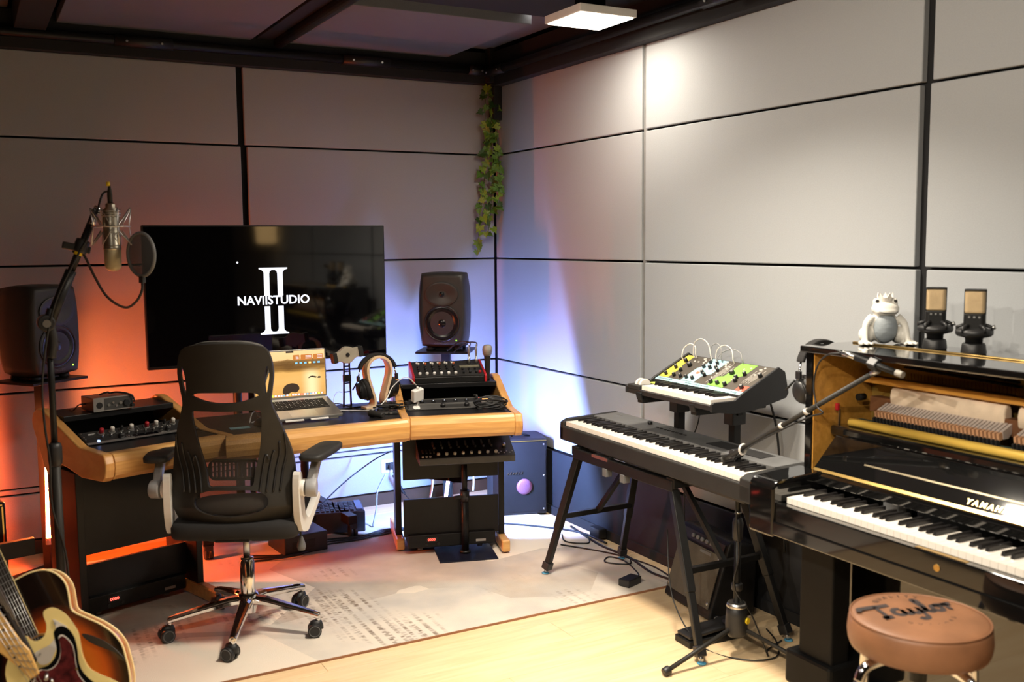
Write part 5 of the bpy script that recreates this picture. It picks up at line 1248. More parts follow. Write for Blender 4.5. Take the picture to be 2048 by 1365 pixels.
cable('microphone_cable', [(SX+.205, SY-.012, 1.745), (SX+.185, SY-.01, 1.735), (SX+.165, SY-.02, 1.68), (SX+.135, SY-.03, 1.60), (SX+.095, SY-.035, 1.53), (SX+.03, SY-.04, 1.40), (SX-.005, SY-.04, 1.28), (SX-.028, SY-.03, 1.12), (SX-.028, SY-.028, .98), (SX-.018, SY-.026, .86), (SX-.018, SY-.022, .70), (SX+.018, SY-.018, .50), (SX+.018, SY-.016, .10)], .0035, 'black microphone cable running down along the left stand')
MC = Vector((-2.476, -1.955, 1.0))
t = thing('studio_microphone', 'silver large diaphragm studio microphone hanging upside down in a wire cradle', 'microphone', (MC.x, MC.y, 1.483))
M['nickel'] = mat('satin_nickel', (.50, .46, .38), .32, 1.0, var=.04); M['goldgrille'] = mat('pale_gold_grille', (.55, .46, .28), .5, .8, bump=1.0, bscale=800)
MB().lathe([(.0255, .075), (.0275, .078), (.0275, .085), (.026, .088), (.026, .185), (.0235, .20), (.0155, .208), (.0155, .218), (.012, .222)], 28).build('body', M['nickel'], t)
MB().lathe([(.0001, -.004), (.014, -.001), (.023, .006), (.0262, .016), (.0268, .03), (.0268, .075)], 28).build('grille', M['goldgrille'], t); MB().lathe([(.0272, .068), (.0285, .07), (.0285, .078), (.0272, .08)], 28, caps=False).build('ring', M['nickel'], t)
MB().cyl((.018, -.018, .115), (.021, -.021, .115), .006).build('badge', M['blackplastic'], t)
MB().lathe([(.008, .22), (.0085, .25), (.007, .262), (.0035, .28)], 12).build('plug', M['charcoal'], t); MB().cyl((-.004, 0, .278), (-.004, 0, .292), .006).build('yellow_band', M['yellow'], t)
t = thing('shock_mount', 'silver zigzag wire cradle around the large studio microphone', 'microphone mount', (MC.x, MC.y, 1.483))
b = MB(); n = 8
for lev, zin, zout in ((0, .150, .205), (1, .130, .085)):
    P = []
    for i in range(16):
        q = 2*math.pi*i/16+.2; r_ = .034 if i % 2 else .066; P.append((r_*math.cos(q), r_*math.sin(q), (zin if i % 2 else zout)))
    b.tube(P, .0022, 6, closed=True)
for i in range(0, 16, 4):
    q = 2*math.pi*i/16+.2; b.tube([(.066*math.cos(q), .066*math.sin(q), .205), (.058*math.cos(q), .058*math.sin(q), .145), (.066*math.cos(q), .066*math.sin(q), .085)], .002, 6)
b.tube([(.060*math.cos(q), .060*math.sin(q), .145) for q in [2*math.pi*i/28 for i in range(28)]], .0022, 6, closed=True)
b.build('wire_cage', M['silver'], t); MB().cyl((-.060, 0, .150), (-.046, .012, .185), .009).build('swivel', M['chrome'], t)
b = MB()
for k in range(3): b.tube([(.030*math.cos(q), .030*math.sin(q), .196-.008*k) for q in [2*math.pi*i/24 for i in range(24)]], .0018, 6, closed=True)
b.build('inner_rings', M['silver'], t)
pc = Vector((-2.394, -2.005, 1.535))
t = thing('pop_filter', 'round dark pop filter on a gooseneck beside the studio microphone', 'pop filter', pc)
nrm = Vector((-.60, -.80, .10)).normalized(); nrm = (rotm(-26, 'Z') @ nrm)
TP = frame((0, 0, 0), Vector((0, 0, 1)).cross(nrm), (0, 0, 1)) @ rotm(0, 'Z')
b = MB(); b.tube([(.0715*math.cos(q), .0715*math.sin(q), 0) for q in [2*math.pi*i/44 for i in range(44)]], .0055, 8, closed=True); b.build('hoop', M['greyplastic'], t, T=TP)
b = MB(); b.lathe([(.0001, 0), (.070, 0)], 44, caps=False); b.build('screen', sheer('pop_screen', (.055, .055, .058), .90), t, T=TP)
MB().box((0, -.083, 0), (.022, .024, .014)).build('clip', M['blackplastic'], t, .003, T=TP)
bs_ = (TP @ Vector((0, -.094, 0)))
g = [bs_, bs_+Vector((-.002, 0, -.025)), Vector((-.02, .008, -.155)), Vector((-.055, .02, -.175)), Vector((-.105, .045, -.14)), Vector((-.14, .065, -.07)), Vector((-.165, .08, -.005)), Vector((-.185, .088, .018)), Vector((-.200, .092, .010))]
MB().tube(spline(g, 6), .0042, 8).build('gooseneck', M['charcoal'], t)

# ================================================================ boom stand in front of the keyboards, aiming into the piano
B0 = Vector((-.440, -2.735, 0))
t = thing('boom_stand', 'black tripod boom microphone stand between the keyboards and piano', 'stand', B0)
MB().lathe([(.032, .085), (.040, .10), (.042, .12), (.040, .17), (.036, .20), (.020, .21)], 22).build('tripod_hub', M['blackplastic'], t)
MB().cyl((.018, -.036, .150), (.020, -.043, .150), .012).build('yellow_label', M['yellow'], t); MB().lathe([(.034, .195), (.040, .20), (.034, .214)], 18).build('hub_ring', M['silver'], t)
for a, zz in ((180, .012), (-62, .0), (62, .0)):
    c, s = math.cos(R(a)), math.sin(R(a)); p0 = Vector((c*.03, s*.03, .115)); p1 = Vector((c*.325, s*.325, .018))
    o = MB().cyl(p0, p1, .0085, n=12).build('leg', M['charcoal'], t); MB().cyl(p1-(p1-p0)*.04, p1+(p1-p0)*.05, .0165, n=12).build('rubber_foot', M['blackplastic'], o, .004)
MB().cyl((0, 0, .08), (0, 0, .50), .0125, n=14).build('lower_tube', M['blackmetal'], t); MB().lathe([(.013, .45), (.019, .46), (.020, .52), (.016, .535), (.010, .54)], 16).build('clutch', M['blackplastic'], t); MB().lathe([(.017, .26), (.021, .265), (.021, .285), (.017, .29)], 16).build('collar', M['blackplastic'], t)
MB().cyl((0, 0, .50), (0, 0, .775), .0088, n=12).build('upper_tube', M['blackmetal'], t); MB().cyl((0, 0, .555), (0, 0, .562), .0125).build('bright_ring', M['silver'], t)
MB().cyl((-.035, -.0, .783), (.012, .0, .783), .018, n=16).build('pivot', M['blackplastic'], t, .003)
E0, E1 = Vector((-.035, .085, .730)), Vector((-.010, -.610, 1.148))
MB().cyl(E0, E1, .0085, n=12).build('boom', M['charcoal'], t); dd = (E1-E0).normalized(); MB().cyl(E0-dd*.01, E0+dd*.055, .0135, n=12).build('counterweight', M['charcoal'], t)
pv = E0+dd*.155; MB().tube([pv+Vector((.016*math.cos(q), -.006, .018*math.sin(q))) for q in [2*math.pi*i/20 for i in range(20)]], .0045, 8, closed=True).build('pale_ring', M['offwhite'], t)
for f in (.46, .62): q = E0.lerp(E1, f); MB().cyl(q, q+dd*.012, .0115).build('cable_tie', M['offwhite'], t)
MB().cyl(E1, E1+dd*.03, .010).build('boom_tip', M['silver'], t)
W_ = lambda v: tuple(B0+Vector(v))
M0 = Vector((-.465, -3.345, 1.186)); md = Vector((.04, -.96, -.20)).normalized()
t = thing('pencil_microphone', 'black pencil microphone on the boom tip aimed into the open piano', 'microphone')
t.matrix_world = frame(M0, md.orthogonal(), md.cross(md.orthogonal()))
b = MB().cyl((0, 0, -.05), (0, 0, .105), .0105, n=14); b.build('body', M['blackmetal'], t); MB().cyl((0, 0, .105), (0, 0, .13), .0108, n=14).build('capsule', M['grille'], t); MB().cyl((0, 0, -.10), (0, 0, -.05), .0095, n=12).build('plug', M['silver'], t); MB().box((0, .0, .02), (.03, .03, .035)).build('clip', M['blackplastic'], t, .004)
back = M0-md*.10
cable('boom_cable', [back, back-md*.03, Vector((-.46, -3.235, 1.203)), Vector((-.46, -3.18, 1.195)), Vector((-.46, -3.135, 1.16)), Vector((-.46, -3.115, 1.09)), Vector((-.465, -3.135, 1.02)), Vector((-.468, -3.165, 1.0)), Vector((-.465, -3.10, .975)), B0+E0.lerp(E1, .40)+Vector((-.012, 0, -.014)), B0+E0.lerp(E1, .25)+Vector((-.012, 0, -.014)), B0+Vector((-.02, .0, .76)), B0+Vector((-.022, -.01, .66)), B0+Vector((-.02, -.015, .52)), B0+Vector((-.012, -.022, .40)), B0+Vector((-.022, -.01, .28)), B0+Vector((.05, -.03, .16)), B0+Vector((.09, -.07, .02)), B0+Vector((.14, -.02, .006)), B0+Vector((.25, .02, .006))], .0032, 'black cable looping above the boom microphone and down its stand')

# ================================================================ on top of the piano
ZL = 1.2125
def onlid(x, y): return PT @ Vector((x, y, ZL))
# frog figurine with a little crown, one body under a voxel remesh
t = thing('frog_figurine', 'white frog figurine with a crown and grey belly sitting on the piano', 'figurine', onlid(-.015, .44), 148-180)
b = MB(); b.sphere((0, .005, .060), (.046, .040, .060), 24, 16); b.sphere((0, -.008, .120), (.046, .036, .026), 24, 14); b.sphere((0, -.022, .112), (.040, .028, .016), 20, 10)
for s in (-1, 1):
    b.sphere((s*.028, -.006, .143), .014, 16, 10)
    b.tube(spline([(s*.040, -.004, .092), (s*.062, -.012, .070), (s*.068, -.022, .040), (s*.070, -.034, .010)], 5), [.015, .015, .0145, .014, .013, .0125, .012, .0115, .011, .011, .011, .0105, .010, .010, .0095, .009], 12)
    for k in (-1, 0, 1): b.tube([(s*.070, -.032, .007), (s*(.072+.016*k), -.062+abs(k)*.008, .006), (s*(.072+.020*k), -.070+abs(k)*.008, .006)], [.0075, .006, .0065], 8)
    b.sphere((s*.052, .012, .030), (.028, .036, .030), 16, 10); b.tube([(s*.058, .0, .010), (s*.080, -.03, .008), (s*.092, -.044, .007)], [.012, .009, .008], 8)
fo = b.build('body', mat('glazed_white', (.72, .69, .62), .45, var=.06), t)
rm = fo.modifiers.new('remesh', 'REMESH'); rm.mode = 'VOXEL'; rm.voxel_size = .0035; rm.use_smooth_shade = True
sm = fo.modifiers.new('smooth', 'SMOOTH'); sm.factor = .5; sm.iterations = 4
b = MB(); b.sphere((0, -.014, .056), (.040, .033, .052), 24, 16); b.build('belly', mat('grey_belly', (.26, .29, .31), .6, bump=.8, bscale=90, stretch=(.3, 1, 1)), t)
for s in (-1, 1): MB().sphere((s*.030, -.017, .146), (.006, .005, .006), 12, 8).build('eye', M['darkgrey'], t)
MB().tube([(-.032, -.046, .113), (-.018, -.050, .109), (0, -.051, .108), (.018, -.050, .109), (.032, -.046, .113)], .0012, 6).build('mouth', M['greyplastic'], t)
P = []; 
for i in range(20):
    q = 2*math.pi*i/20; P.append((q, .174 if i % 4 == 0 else (.160 if i % 2 else .158)))
b = MB(); vs = [(.021*math.cos(q), -.004+.021*math.sin(q), .143) for q, z in P]+[(.026*math.cos(q), -.004+.026*math.sin(q), z) for q, z in P]
b.add(vs, [(i, (i+1) % 20, 20+(i+1) % 20, 20+i) for i in range(20)], None, False)
o = b.build('crown', M['offwhite'], t); so = o.modifiers.new('thick', 'SOLIDIFY'); so.thickness = .003
# two broad microphones on short stands
def deskmic(label, p, rz):
    t = thing('condenser_microphone', label, 'microphone', p, rz, 'microphones on the piano')
    MB().lathe([(.036, 0), (.037, .006), (.034, .03), (.031, .034)], 24).build('mount_base', M['blackplastic'], t); MB().lathe([(.024, .03), (.026, .05), (.048, .056), (.054, .062), (.054, .072), (.046, .078), (.026, .08)], 28).build('mount_ring', M['blackplastic'], t)
    for a in range(20, 360, 72): c, s = math.cos(R(a)), math.sin(R(a)); MB().tube([(c*.050, s*.050, .068), (c*.052, s*.052, .082), (c*.030, s*.030, .090)], .006, 8).build('elastic_arm', M['blackplastic'], t)
    MB().cyl((.048, .0, .082), (.058, .0, .086), .007).build('side_screw', M['silver'], t)
    b = MB(); b.prism(rrect(-.031, -.021, .031, .021, .012), .06, .125); b.build('body', M['blackmetal'], t, .003)
    for x in (-.014, .0, .014): MB().box2((x-.003, -.0225, .112), (x+.003, -.0205, .118)).build('mark', M['silver'], t)
    b = MB(); b.prism(rrect(-.029, -.0195, .029, .0195, .011), .125, .196); b.build('grille', mat('gold_mesh_grille', (.50, .37, .21), .5, .5, bump=1.0, bscale=700) if 'gmesh' not in M else M['gmesh'], t, .006, 3)
    b = MB(); b.prism(rrect(-.0315, -.004, .0315, .004, .003), .12, .200); b.build('frame_band', M['blackmetal'], t, .002); MB().box2((-.030, -.021, .194), (.030, .021, .200)).build('top_frame', M['blackmetal'], t, .004)
    return t
M['gmesh'] = mat('gold_mesh_grille', (.50, .37, .21), .5, .5, bump=1.0, bscale=700)
deskmic('gold grilled black condenser microphone on the piano, nearer the frog', onlid(.185, .445), -52)
deskmic('gold grilled black condenser microphone on the piano, farther from the frog', onlid(.338, .430), -58)
t = thing('brass_microphone', 'brass ended microphone tip at the right picture edge above the piano lid', 'microphone', onlid(.575, .47), 0)
MB().lathe([(.035, 0), (.036, .006), (.008, .012), (.006, .13)], 20).build('stand', M['blackmetal'], t); MB().cyl((-.0, .045, .145), (0, -.10, .16), .0135, n=18).build('body', M['brass'], t, .003)
# headphones hanging at the left end of the lid
headphones('worn black headphones hanging over the left end of the piano lid', Matrix.Translation((-.33, -3.015, 1.135)))

# ================================================================ amplifiers, boxes, pedals
t = thing('guitar_amp', 'black bass amplifier cabinet with a round purple lit logo right of the desk', 'amplifier', (-.150, -.665, .010), -17.5)
MB().box2((-.205, 0, .0), (.105, .24, .44)).build('cabinet', mat('black_tolex', (.012, .011, .013), .55, bump=.5, bscale=500), t, .010, 3)
MB().box2((-.195, -.004, .02), (.095, .0, .42)).build('grille_cloth', M['blackfabric'], t); MB().box2((-.20, -.006, .425), (.10, .0, .430)).build('gold_piping', M['bronze'], t)
MB().box2((-.15, .05, .4385), (.02, .10, .4415)).build('handle_slot', M['blackmatte'], t); MB().tube([(-.15, .075, .443), (-.11, .075, .456), (-.02, .075, .456), (.02, .075, .443)], .008, 8).build('handle', M['blackplastic'], t)
for x, z in ((.085, .03), (.085, .225), (.085, .405), (-.19, .03)): MB().sphere((x, -.005, z), (.006, .004, .006), 10, 6).build('corner_stud', M['silver'], t)
MB().lathe([(.046, 0), (.044, .006), (.03, .012), (.0001, .014)], 28).build('round_logo', mat('purple_lit_badge', (.30, .12, .22), .5, bump=1.0, bscale=120), t, T=frame((-.03, -.004, .165), (1, 0, 0), (0, 0, 1)))  # purple of the light falling here is put into the badge colour
b = MB()
for i in range(6): b.bar((-.13+.016*i, -.0065, .238), (-.121+.016*i, -.0065, .250+.004*(i % 2)), .003, .003, (0, 1, 0))
b.build('silver_script_marks', M['silver'], t)
t = thing('guitar_amp', 'black amplifier cabinet at the left picture edge behind the guitars', 'amplifier', (-2.97, -1.02, .0), 12)
MB().box2((-.34, 0, .0), (.16, .26, .52)).build('cabinet', M['blackwood'], t, .012, 3); MB().sphere((.07, -.003, .43), (.007, .004, .007), 10, 6).build('stud', M['brass'], t)
b = MB(); b.box2((-.34, -.003, .505), (.145, .0, .511)).box2((.142, -.003, .03), (.148, .0, .50)); b.build('gold_piping', M['brass'], t); MB().box2((-.34, -.09, .30), (.24, -.06, .37)).build('rail_shelf', M['charcoal'], t, .003)
t = thing('wedge_amp', 'black combo amplifier tilted back on the floor under the keyboards', 'amplifier', (-.275, -2.075, .0), -97)
b = MB(); b.prism([(0, .012), (.012, .05), (.098, .322), (.115, .332), (.225, .305), (.235, .29), (.225, .012)], 0, .36, Matrix(((0, 0, 1, 0), (1, 0, 0, 0), (0, 1, 0, 0), (0, 0, 0, 1)))); b.build('cabinet', M['blackwood'], t, .010, 3)
TWG = frame((0, .010, .052), (1, 0, 0), (0, .30, .95))
MB().box2((.018, .0, .0), (.342, .225, .006), TWG).build('grille_cloth', mat('brown_grille_cloth', (.085, .072, .055), .9, bump=.6, bscale=260), t, .002); MB().box2((.018, .236, .0), (.342, .275, .004), TWG).build('control_strip', M['blackplastic'], t)
for x, y in ((.03, .02), (.33, .02), (.33, .21)): MB().sphere((0, 0, 0), (.007, .007, .004), 10, 6).build('stud', M['silver'], t, T=TWG @ tr(x, y, .006))
for i in range(5): MB().cyl((.12+.035*i, .256, .004), (.12+.035*i, .256, .016), .009, T=TWG).build('knob', M['greyplastic'], t)
MB().box2((.19, .205, .006), (.27, .217, .008), TWG).build('name_plate', M['greyplastic'], t)
for x in (.05, .31): MB().box2((x-.02, .03, .0), (x+.02, .20, .013)).build('foot', M['blackplastic'], t)
t = thing('expression_pedal', 'black foot pedal on the wooden floor behind the stand leg', 'pedal', (-.415, -2.552, .0), -93)
MB().box2((-.05, -.13, .0), (.05, .13, .028)).build('base', M['blackmetal'], t, .004); MB().box((0, .0, .048), (.085, .24, .014), rotm(5, 'X')).build('treadle', M['blackplastic'], t, .004); MB().box2((-.055, -.04, .02), (-.045, .04, .05)).build('side_plate', M['silver'], t)
t = thing('power_brick', 'small black power brick lying on the rug by the tilted amplifier', 'adapter', (-.335, -1.905, .010), 20); MB().box2((-.05, -.03, 0), (.05, .03, .034)).build('body', M['blackplastic'], t, .005)
t = thing('ventilated_box', 'low black box with a slotted top on the floor behind the desk opening', 'box', (-1.200, -.36, .010), -14)
MB().box2((-.15, -.11, 0), (.15, .12, .115)).build('case', mat('blue_black_case', (.016, .018, .024), .5), t, .006)
for j in range(6):
    b = MB()
    for i in range(9): b.box2((-.135+.026*i, -.09+.032*j, .115), (-.118+.026*i, -.07+.032*j, .122))
    o = b.build('cap_row', M['blackplastic'], t)
MB().box2((.105, -.09, .115), (.14, .10, .123)).build('side_strip', mat('blue_grey_strip', (.06, .075, .12), .4), t, .002)
t = thing('floor_box', 'black box on the rug under the desk beside the chair base', 'box', (-1.50, -.60, .010), 5); MB().box2((-.10, -.12, 0), (.13, .12, .10)).build('case', M['blackplastic'], t, .006); MB().box2((-.06, -.122, .03), (.06, -.12, .07)).build('front_plate', M['darkgrey'], t)
# wall socket with black plug and coiled lead
t = thing('wall_socket', 'white wall socket plate with a black plug low on the back wall', 'socket', (-.730, .002, .232))
b = MB(); b.prism(rrect(-.06, -.041, .06, .041, .008), 0, .008, frame((0, 0, 0), (1, 0, 0), (0, 0, 1))); b.build('plate', M['white'], t, .002)
MB().box2((-.034, -.011, -.022), (.034, -.007, .022)).build('insert', M['darkgrey'], t); MB().box2((.014, -.0115, -.02), (.033, -.010, .02)).build('button', M['white'], t); MB().cyl((-.003, -.05, .0), (-.003, -.008, .0), .017).build('plug', M['blackplastic'], t, .003)
co = [(-.733, -.05, .22), (-.735, -.055, .20)]+[(-.735+.010*math.cos(k*1.05)+.0006*k, -.06+.010*math.sin(k*1.05), .185-.0011*k) for k in range(110)]+[(-.66, -.10, .045), (-.62, -.15, .02)]
o = MB().tube(co, .0027, 5).build('coiled_lead', M['cable']); tag(o, 'coiled black lead hanging from the wall socket', 'cable')
t = thing('floor_socket', 'black double socket plate with two white inserts on the right base band', 'socket', (-.0125, -2.33, .215))
MB().box2((-.006, -.075, -.035), (0, .055, .035)).build('plate', M['blackplastic'], t, .002)
for y in (-.035, .012): MB().box2((-.008, y-.012, -.012), (-.006, y+.012, .012)).build('insert', M['white'], t, .002)
# cables on the floor
G = .014
cable('floor_cable', [(-1.25, -.45, G), (-1.10, -.62, G+.004), (-.95, -.60, G), (-.78, -.55, G), (-.55, -.66, G), (-.38, -.76, G), (-.22, -.93, G), (-.10, -1.12, G), (-.085, -1.35, G)], .006, 'thick black cable running under the right wing to the right wall')
for k, (dy, nm) in enumerate(((0, 'uppermost'), (.05, 'middle'), (.10, 'lowest'))):
    cable('floor_cable', [(-1.75, -.62-dy, G), (-1.55, -.70-dy*.6, G+.004*k), (-1.35, -.56-dy*.8, G), (-1.15, -.60-dy*.5, G+.003), (-.98, -.54-dy*.4, G), (-.80, -.60-dy*.3, G)], .005, 'black cable on the rug under the desk, %s of three' % nm, None, 6, 6, 'cable', 'cables under the desk')
cable('hanging_cable', [(-1.30, -.35, .13), (-1.10, -.18, .20), (-.98, -.12, .25), (-.90, -.2, .33), (-.86, -.35, .40)], .004, 'black cable rising across the lit wall under the desk')
cable('hanging_cable', [(-1.02, -.45, G), (-.97, -.38, .09), (-.93, -.30, .17), (-.88, -.30, .26)], .0045, 'pale grey cable rising beside the right wing leg', M['greycable'])
cable('hanging_cable', [(-.80, -.62, .10), (-.78, -.66, .16), (-.775, -.70, .24), (-.775, -.72, .34)], .006, 'white cable hanging behind the right wing', M['whitecable'])
cable('hanging_cable', [(-.62, -.74, .33), (-.55, -.72, .34), (-.52, -.70, .30), (-.515, -.68, .20)], .006, 'white cable bending down behind the right wing beside the tube lamp', M['whitecable'])
cable('floor_cable', [(-.08, -1.0, G), (-.13, -1.35, G), (-.12, -1.60, G), (-.16, -1.85, G), (-.11, -2.05, G)], .006, 'black cable lying along the black base band')
cable('floor_cable', [(-.30, -1.25, G), (-.16, -1.50, G), (-.10, -1.75, G), (-.13, -1.98, G)], .004, 'thinner black cable crossing the rug corner by the wall')
cable('floor_cable', [(-.335, -1.87, .03), (-.24, -1.84, G), (-.20, -1.75, G), (-.17, -1.62, G), (-.20, -1.54, G), (-.26, -1.60, G), (-.18, -1.68, G), (-.13, -1.62, G)], .0035, 'thin black lead from the power brick tangled on the rug')
cable('floor_cable', [(-.20, -1.10, G), (-.25, -1.22, G), (-.17, -1.30, G), (-.12, -1.24, G)], .004, 'short black cable loop on the rug edge below the stand')
cable('stand_lead', [(-.47, -2.35, .40), (-.52, -2.45, .16), (-.50, -2.60, .01), (-.44, -2.78, .006), (-.32, -2.82, .006), (-.22, -2.72, .006), (-.16, -2.60, .006)], .003, 'thin black lead curving on the wooden floor under the boom stand')
cable('synth_lead', [(-.09, -2.50, .96), (-.05, -2.52, .80), (-.045, -2.55, .55), (-.05, -2.58, .30)], .005, 'black lead falling from the synthesizer down the wall')
cable('synth_lead', [(-.20, -2.22, .90), (-.16, -2.16, .78), (-.18, -2.10, .60), (-.14, -2.05, .30)], .003, 'thin black lead hanging between the upper stand posts')
o = MB().box((-.05, -1.22, .035), (.05, .09, .05)).build('wall_adapter', M['blackplastic'], None, .004); tag(o, 'black plug adapter at the foot of the right base band', 'adapter')
# cables and glow under the left wing
rnd = random.Random(11)
for k in range(6):
    p = [wingpt(LW, .05+.07*k+rnd.uniform(-.02, .02), .50+rnd.uniform(-.05, .05), .24+rnd.uniform(0, .03)), wingpt(LW, .08+.06*k, .48, .30+rnd.uniform(0, .06)), wingpt(LW, .12+.06*k, .52, .27), wingpt(LW, .16+.055*k, .54, .42)]
    cable('wing_cable', p, .004, ['pale', 'white', 'thin white', 'bent white', 'light', 'short white'][k]+' cable behind the left wing, '+['first', 'second', 'third', 'fourth', 'fifth', 'last'][k]+' from the left post', M['whitecable'], 5, 6, 'cable', 'cables under the left wing')
o = MB().box2((-2.60, -.30, .0), (-2.0, -.05, .06)).build('wooden_plinth', M['amber']); tag(o, 'low pale wooden board on the floor behind the left wing', 'board')

# ================================================================ guitars at the lower left, leaning in a row on a floor stand
G_acoustic = [(-0.1083, 0.1218), (-0.0658, 0.1452), (-0.0261, 0.1523), (0.0084, 0.1382), (0.0313, 0.1129), (0.0419, 0.0829), (0.0486, 0.0542), (0.0584, 0.0355), (0.0914, 0.0189), (0.1314, 0.0009), (0.1698, -0.0247), (0.198, -0.0586), (0.2114, -0.0934), (0.2241, -0.1346), (0.2296, -0.174), (0.2252, -0.2169), (0.2058, -0.2546), (0.1769, -0.2907), (0.138, -0.3193), (0.0922, -0.3357), (0.0454, -0.3401), (0.0026, -0.3363), (-0.0372, -0.3183), (-0.069, -0.2946), (-0.099, -0.2646), (-0.123, -0.2372), (-0.1395, -0.1987), (-0.1444, -0.1558), (-0.1421, -0.1149), (-0.1418, -0.08), (-0.1536, -0.0631), (-0.1755, -0.044), (-0.1968, -0.0213), (-0.2085, 0.0096), (-0.2055, 0.0451), (-0.1817, 0.0758), (-0.1418, 0.1017)]
G_afret = [(-0.2187, 0.3373), (-0.0947, 0.1036), (-0.0255, -0.0258), (-0.0555, -0.043), (-0.1376, 0.0845), (-0.2618, 0.3084)]
G_pick = [(0.0893, -0.0263), (0.1168, -0.0323), (0.152, -0.0481), (0.1837, -0.0709), (0.2074, -0.095), (0.2095, -0.1033), (0.1888, -0.0835), (0.1537, -0.069), (0.1187, -0.0545), (0.0943, -0.0374)]
G_cream = [(-0.0647, 0.0351), (-0.0514, 0.0251), (-0.0365, 0.0213), (-0.0218, 0.029), (-0.0155, 0.0454), (-0.018, 0.0658), (-0.0264, 0.0836), (-0.028, 0.0963), (-0.0193, 0.1041), (-0.0062, 0.1069), (0.0092, 0.1019), (0.0267, 0.0892), (0.0452, 0.0688), (0.0617, 0.0446), (0.0717, 0.0127), (0.0828, -0.019), (0.1009, -0.0468), (0.1299, -0.0634), (0.1716, -0.0814), (0.2127, -0.1145), (0.228, -0.1648), (0.2091, -0.22), (0.1511, -0.2489), (0.0653, -0.2345), (-0.0121, -0.1845), (-0.0673, -0.1231), (-0.099, -0.0617), (-0.094, -0.0124), (-0.0804, 0.0187)]
G_cpick = [(-0.0025, 0.0774), (0.0157, 0.0686), (0.0357, 0.0559), (0.0301, 0.0317), (0.0145, 0.0), (0.004, -0.0314), (-0.0193, -0.0375), (-0.0345, -0.0125), (-0.0296, -0.0038), (-0.0016, 0.0126), (0.0098, 0.0379), (0.0042, 0.0634)]
G_cneck = [(-0.0724, 0.0477), (-0.0269, -0.025), (-0.036, -0.0374), (-0.1358, 0.1193), (-0.2278, 0.2652), (-0.2151, 0.276)]
G_black = [(0.0265, -0.0455), (0.0451, -0.0385), (0.058, -0.0217), (0.0611, -0.0), (0.0534, 0.0242), (0.049, 0.0413), (0.0556, 0.0535), (0.068, 0.0573), (0.0844, 0.0488), (0.0997, 0.0293), (0.1103, 0.0), (0.1155, -0.0243), (0.1255, -0.0485), (0.1457, -0.0704), (0.1804, -0.0948), (0.2072, -0.1216), (0.2184, -0.1696), (0.1935, -0.2103), (0.1316, -0.226), (0.06, -0.2009), (0.0145, -0.1535), (0.0027, -0.1067), (0.0135, -0.0597)]
G_bpick = [(0.026, -0.0503), (0.0453, -0.0492), (0.0604, -0.0409), (0.0689, -0.0254), (0.071, -0.0048), (0.0658, 0.0182), (0.062, 0.0304), (0.0694, 0.0365), (0.0834, 0.028), (0.097, 0.0122), (0.1039, -0.0061), (0.1105, -0.0316), (0.1196, -0.0581), (0.1333, -0.0751), (0.1577, -0.1029), (0.1743, -0.1449), (0.1492, -0.1798), (0.0792, -0.1723), (0.0341, -0.1306), (0.0166, -0.0834)]
G_maple = [(-0.0809, 0.0937), (-0.1549, 0.2172), (-0.2015, 0.1912), (-0.131, 0.0894), (-0.067, -0.0071), (-0.0094, -0.0501), (0.0105, -0.0715), (0.0303, -0.0575), (0.0, 0.0), (-0.0195, 0.018)]
G_mdots = [(-0.0656, 0.0467), (-0.0468, 0.0017), (-0.0316, -0.0191), (-0.0167, -0.0402), (-0.0894, 0.0899), (-0.1219, 0.1442)]
F_A = frame([-2.752, -2.4445, 0.4862], [0.9563, -0.282, -0.0774], [0.1556, 0.2668, 0.9511])
F_B = frame([-2.7686, -2.6966, 0.5082], [0.9706, -0.2015, -0.1314], [0.1949, 0.3386, 0.9205])
F_E = frame([-2.8193, -2.8008, 0.5572], [0.9751, -0.1684, -0.1445], [0.1949, 0.3386, 0.9205])

def sunburst(name, cx, cy, sx, sy):
    mt, nt, b = nmat(name)
    tc = N(nt, 'ShaderNodeTexCoord'); mp = N(nt, 'ShaderNodeMapping'); mp.vector_type = 'TEXTURE'
    mp.inputs['Location'].default_value = (cx, cy, 0); mp.inputs['Scale'].default_value = (sx, sy, 1); mp.inputs['Rotation'].default_value = (0, 0, R(28))
    nt.links.new(tc.outputs['Object'], mp.inputs['Vector'])
    sp = N(nt, 'ShaderNodeSeparateXYZ'); nt.links.new(mp.outputs['Vector'], sp.inputs[0]); cb = N(nt, 'ShaderNodeCombineXYZ')
    nt.links.new(sp.outputs[0], cb.inputs[0]); nt.links.new(sp.outputs[1], cb.inputs[1])
    ln = N(nt, 'ShaderNodeVectorMath', operation='LENGTH'); nt.links.new(cb.outputs[0], ln.inputs[0])
    rp = N(nt, 'ShaderNodeValToRGB'); e = rp.color_ramp.elements
    e[0].position, e[0].color = .35, (.62, .17, .015, 1); e[1].position, e[1].color = 1.0, (.008, .004, .003, 1)
    for p, c in ((.70, (.50, .085, .008)), (.86, (.10, .018, .006))):
        q = e.new(p); q.color = c4(c)
    nt.links.new(ln.outputs['Value'], rp.inputs['Fac']); nt.links.new(rp.outputs['Color'], b.inputs['Base Color'])
    b.inputs['Roughness'].default_value = .18; b.inputs['Coat Weight'].default_value = .6; b.inputs['Coat Roughness'].default_value = .06
    return mt
M['cream'] = mat('cream_lacquer', (.84, .66, .26), .22, var=.04, coat=.4); M['tortoise'] = mat('tortoise_shell', (.07, .010, .010), .2, var=.7, scale=45, coat=.4)
M['maple'] = wood('maple_neck', (.66, .36, .09), (.78, .46, .14), .3, stretch=(4, 4, 4)); M['rosewood'] = mat('dark_fretboard', (.022, .015, .011), .45, var=.3, scale=60)
